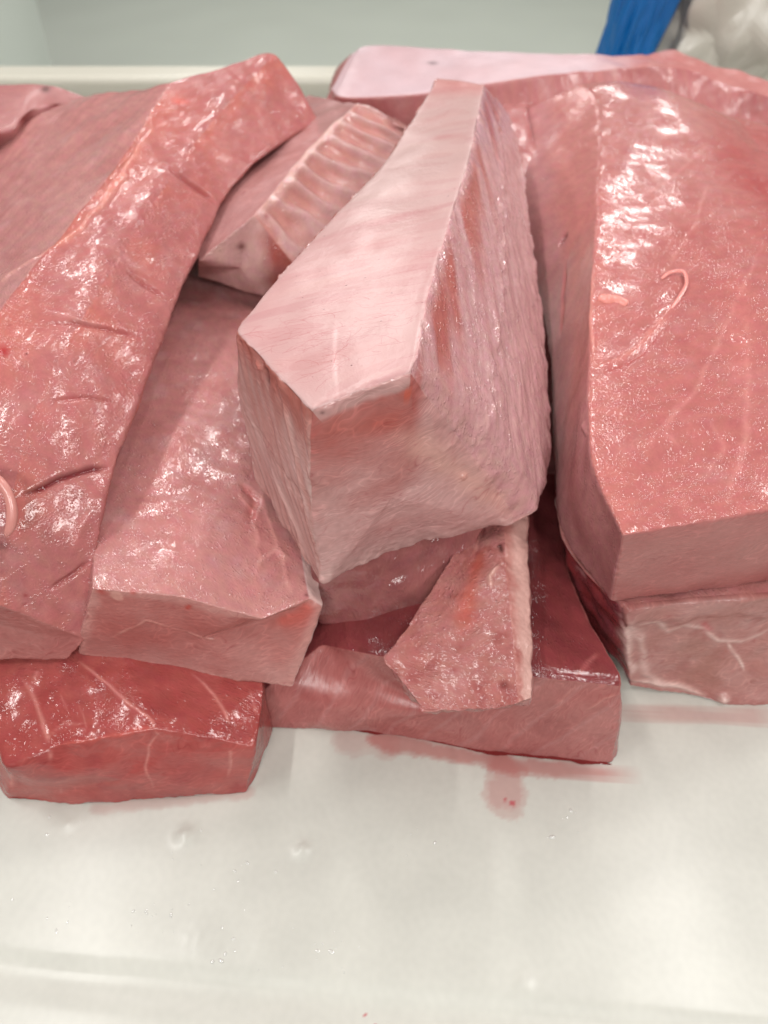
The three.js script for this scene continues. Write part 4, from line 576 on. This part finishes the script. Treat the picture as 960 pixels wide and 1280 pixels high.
      return h;
    },
    strokes: [
      { pts: [[-0.0719, 0.2574, -0.3809], [-0.0707, 0.2525, -0.378], [-0.0709, 0.2459, -0.3771]], w: 0.0024, d: -0.003, c: C(80, 16, 22), a: 0.95, n: 0.002 }, { pts: [[-0.0797, 0.2517, -0.3931], [-0.0749, 0.2519, -0.3849]], w: 0.002, d: 0.002, c: C(222, 130, 118), a: 0.6 }, { pts: [[0.0108, 0.2649, -0.3457], [0.0163, 0.2641, -0.3481]], w: 0.0048, c: C(214, 92, 68), a: 0.85, n: 0.003 },
      { pts: [[-0.0488, 0.1728, -0.3293], [-0.0475, 0.1683, -0.3272]], w: 0.0008, c: C(140, 50, 50), a: 0.8 }, { pts: [[-0.0339, 0.2643, -0.3307]], w: 0.0012, c: C(100, 60, 56), a: 0.7 }, { pts: [[-0.0752, 0.1749, -0.3739], [-0.0576, 0.1522, -0.3438], [-0.0455, 0.1116, -0.3305]], w: 0.003, d: 0.0016, c: pale, a: 0.6, n: 0.003 }, { pts: [[-0.0598, 0.2551, -0.3598], [-0.0516, 0.2225, -0.3399], [-0.044, 0.1534, -0.3223]], w: 0.0024, d: 0.0012, c: pale, a: 0.5, n: 0.003 },
      { pts: [[-0.0294, 0.27, -0.4103], [-0.029, 0.2706, -0.3773], [-0.025, 0.2707, -0.3353]], w: 0.0012, c: C(244, 216, 214), a: 0.5, n: 0.0006 }, { pts: [[0.0516, 0.1876, -0.3568]], w: 0.0022, d: 0.0016, c: C(216, 140, 124), a: 0.5 }, { pts: [[0.0093, 0.2392, -0.3427], [0.0403, 0.2017, -0.3543], [0.0883, 0.1458, -0.3639]], w: 0.009, c: C(224, 170, 156), a: 0.55, n: 0.005 }, { pts: [[-0.0356, 0.2571, -0.3296], [-0.0137, 0.2486, -0.3358], [0.0139, 0.2491, -0.3455]], w: 0.009, c: C(186, 86, 74), a: 0.5, n: 0.005 },
      { pts: [[0.0525, 0.1255, -0.3601], [0.0491, 0.1253, -0.3589]], w: 0.0016, c: C(170, 60, 60), a: 0.8 }, { pts: [[0.0655, 0.2061, -0.9962]], w: 0.006, c: C(186, 60, 76), a: 0.8 },
    ],
    parts: {
      other: { mat: cut(), col: left }, skin: { mat: skinMat, label: 'smooth pale skin side with thin red veins', col: (c) => { const w2 = c.w * 2; return skin({ ...c, w: w2, du: (c.e === 0 ? c.u : 1 - c.u) * c.w }); } },
      right_face: { mat: cut(0.45, 0.0006, 0.2), label: 'wet right side with long streaks', col: (c) => right({ ...c, u: (c.u + (c.e - 2)) / 2, w: c.w * 2 }) }, front_face: { mat: fibre(0.1, 0.0004, 0.26), col: front }, left_face: { mat: fibre(1.3, 0.0005, 0.22), col: (c) => left({ ...c, u: (c.u + (c.e - 7)) / 2, w: c.w * 2 }) },
    },
  });
}
// ---------------------------------------------------------------- scraps lying on the blocks
function strip(name, label, pts, rw, rh, colour, group) {                 // a flattened strand through the points, with round ends
  const cv = new THREE.CatmullRomCurve3(pts.map((p) => new THREE.Vector3(...p))), N = 60, M = 12, pos = [], I = [], colr = [];
  const up = new THREE.Vector3(0, 0.8, 0.6).normalize();
  for (let j = 0; j <= N; j++) {
    const t = j / N, c = cv.getPointAt(t), d = cv.getTangentAt(t), side = new THREE.Vector3().crossVectors(d, up).normalize(), u2 = new THREE.Vector3().crossVectors(side, d).normalize();
    const e = Math.sqrt(clamp(1 - Math.pow(Math.abs(2 * t - 1), 14))) * (1 + 0.25 * N3(t * 5, pts[0][0] * 90, 2));
    for (let i = 0; i < M; i++) { const a = i / M * 2 * Math.PI, p = c.clone().addScaledVector(side, Math.cos(a) * rw * e).addScaledVector(u2, Math.sin(a) * rh * e); pos.push(p.x, p.y, p.z); const k = 0.5 + 0.5 * fb([p.x, p.y, p.z], 260, 2); colr.push(...mx(colour, [colour[0] * 0.95, colour[1] * 0.8, colour[2] * 0.8], k)); }
  }
  for (let j = 0; j < N; j++) for (let i = 0; i < M; i++) { const a = j * M + i, b = j * M + (i + 1) % M, c = a + M, d = b + M; I.push(a, c, b, b, c, d); }
  const g = new THREE.BufferGeometry(); g.setAttribute('position', new THREE.Float32BufferAttribute(pos, 3)); g.setAttribute('color', new THREE.Float32BufferAttribute(colr, 3)); g.setIndex(I); g.computeVertexNormals();
  return tag(mesh(name, g, phys({ roughness: 0.22 }), null), label, 'fat scrap', group);
}
const off = (p, y, z = 0, x = 0) => [p[0] + x, p[1] + y, p[2] + z];
{
  const c = off([-0.2422, 0.1775, -0.3354], 0.012, 0.008, 0.001), pts = [];
  for (let k = 0; k <= 16; k++) { const a = -0.9 + k / 16 * 5.9; pts.push([c[0] + Math.cos(a) * 0.0145 - 0.003, c[1] + Math.sin(a) * 0.017, c[2] - Math.sin(a) * 0.0145 + 0.0004 * k]); }
  strip('fat_curl', 'thick pale curl of fat at the left edge beside the dark red cut', pts, 0.0034, 0.0026, C(206, 144, 136));
  strip('fat_strip', 'short flat pale strip of fat on the right block, near its left ridge', [off([0.1645, 0.2108, -0.5267], 0.001), off([0.1691, 0.2105, -0.5217], 0.0022), off([0.1772, 0.2103, -0.522], 0.0018), off([0.1846, 0.2099, -0.5162], 0.0016)], 0.0036, 0.0015, C(224, 150, 140));
  strip('fat_thread', 'thin looped thread of fat on the right block, above the curved fold', [off([0.2187, 0.21, -0.5527], 0.001), off([0.2283, 0.21, -0.561], 0.002), off([0.2371, 0.2097, -0.5603], 0.0034), off([0.237, 0.2094, -0.5469], 0.003), off([0.2282, 0.2091, -0.5293], 0.002), off([0.2167, 0.209, -0.5123], 0.001)], 0.0015, 0.0006, C(222, 146, 138));
}
// ---------------------------------------------------------------- blurred things at the back
function crumple(name, label, category, x, y, z, w, h, d, f, amp, mat, taper) {
  const g = new THREE.IcosahedronGeometry(1, 40), p = g.attributes.position;
  for (let i = 0; i < p.count; i++) {
    let v = [p.getX(i), p.getY(i), p.getZ(i)]; const m = Math.max(Math.abs(v[0]), Math.abs(v[1]), Math.abs(v[2])), q = v.map((a) => mix(a, a / m, 0.6));
    const r = 1 + amp * (Math.abs(N3(v[0] * f, v[1] * f, v[2] * f + x * 9)) * 2 - 0.6 + 0.5 * Math.abs(N3(v[0] * f * 2.2, v[1] * f * 2.2, v[2] * f * 2.2)));
    const k = taper(q[1]); p.setXYZ(i, q[0] * r * w / 2 * k[0] + k[1], (q[1] * (0.9 + 0.1 * r) + 1) * h / 2, q[2] * r * d / 2 * k[0]);
  }
  g.computeVertexNormals(); const m = mesh(name, g, mat, null); m.position.set(x, y, z); return tag(m, label, category);
}
crumple('blue_bag', 'crumpled bright blue plastic bag standing behind the back slab', 'plastic bag', 0.372, 0, -1.3, 0.09, 0.42, 0.1, 2.2, 0.16, new THREE.MeshPhysicalMaterial({ color: new THREE.Color().setRGB(0.005, 0.14, 0.42), roughness: 0.35 }), (y) => [0.85 + 0.25 * Math.max(0, y) - 0.1 * y * y, 0.03 * y]);
crumple('white_bag', 'crumpled off white plastic bag standing at the far right behind the back slab', 'plastic bag', 0.585, 0, -1.36, 0.33, 0.5, 0.2, 2.6, 0.14, new THREE.MeshPhysicalMaterial({ color: new THREE.Color().setRGB(0.55, 0.53, 0.46), roughness: 0.3 }), (y) => [1 - 0.12 * y, 0.02 * y]);
{
  const t = new THREE.Group(); t.name = numbered('white_bin'); t.position.set(-1.09, -0.85, -2.15); tag(t, 'pale white plastic bin standing behind the tray at the upper left', 'bin'); scene.add(t);
  const m = new THREE.MeshPhysicalMaterial({ color: new THREE.Color().setRGB(0.56, 0.6, 0.55), roughness: 0.35 });
  mesh('body', new THREE.LatheGeometry([[0, 0], [0.2, 0], [0.22, 0.02], [0.255, 1.0], [0.245, 1.0], [0.21, 0.03], [0, 0.03]].map(([a, b]) => new THREE.Vector2(a, b)), 48), m, t);
  const rimG = new THREE.TorusGeometry(0.257, 0.014, 12, 48); rimG.rotateX(Math.PI / 2); const q = mesh('rim', rimG, m, t); q.position.y = 1.005;
}

// ---------------------------------------------------------------- thin pool of bloody water along the striped block
{
  const line = [[-0.0604, 0, -0.2776], [-0.0241, 0, -0.2743], [0.0060, 0, -0.2711], [0.0357, 0, -0.2654], [0.0650, 0, -0.2591], [0.0941, 0, -0.2547], [0.1288, 0, -0.2510], [0.1656, 0, -0.2473]], cv = new THREE.CatmullRomCurve3(line.map((p) => new THREE.Vector3(p[0], 0, p[2]))), N = 160, M = 14, pos = [], I = [];
  for (let j = 0; j <= N; j++) { const t = j / N, c = cv.getPointAt(t), near = 0.0004 + 0.0045 * Math.max(0, 0.1 + fb([c.x, 0, c.z], 45, 3)) * ss(0, 0.1, t) * ss(1, 0.9, t), back = -0.006 * ss(0, 0.06, t) * ss(1, 0.94, t); for (let i = 0; i <= M; i++) { const q = i / M, w = mix(back, near, q); pos.push(c.x, 0.0006 + 0.0007 * Math.sqrt(clamp(1 - ss(0.6, 1, q))), c.z + w); } }
  for (let j = 0; j < N; j++) for (let i = 0; i < M; i++) { const a = j * (M + 1) + i, b = a + 1, c = a + M + 1, d = c + 1; I.push(a, b, c, b, d, c); }
  const g = new THREE.BufferGeometry(); g.setAttribute('position', new THREE.Float32BufferAttribute(pos, 3)); g.setIndex(I); g.computeVertexNormals();
  tag(mesh('blood_pool', g, new THREE.MeshPhysicalMaterial({ color: new THREE.Color().setRGB(0.17, 0.02, 0.02), roughness: 0.06 }), null), 'thin wet red pool along the front foot of the striped block', 'puddle');
}

// ---------------------------------------------------------------- drops of water on the tray
{
  const parts = [], dome = new THREE.SphereGeometry(1, 14, 8, 0, Math.PI * 2, 0, Math.PI / 2), foot = [[-0.2214, 0.0004, -0.2044], [-0.1365, 0.0004, -0.1936], [-0.0945, 0.0004, -0.1627], [-0.1546, 0.0004, -0.1482], [-0.0754, 0.0004, -0.1296], [-0.1156, 0.0004, -0.1296], [-0.2151, 0.0004, -0.1434], [-0.0302, 0.0004, -0.1296], [0.0217, 0.0004, -0.1882], [0.1226, 0.0004, -0.2099]];
  for (let i = 0; i < 110; i++) { const f = foot[i % foot.length], g = dome.clone(), q = 0.0003 + 0.0009 * rnd() ** 3; g.scale(q * (1 + rnd()), q * 0.5, q); g.rotateY(rnd() * 3); g.translate(f[0] + (rnd() + rnd() - 1) * 0.03, f[1] - 0.0004, f[2] + (rnd() + rnd() - 1) * 0.018); parts.push(g); }
  const o = mesh('water_droplets', mergeGeometries(parts), new THREE.MeshPhysicalMaterial({ color: new THREE.Color().setRGB(0.62, 0.615, 0.58), roughness: 0.04, clearcoat: 1, clearcoatRoughness: 0.02 }), null); o.userData.kind = 'stuff'; tag(o, 'tiny scattered drops of water on the front of the white tray', 'droplets');
}


renderer.render(scene, camera);
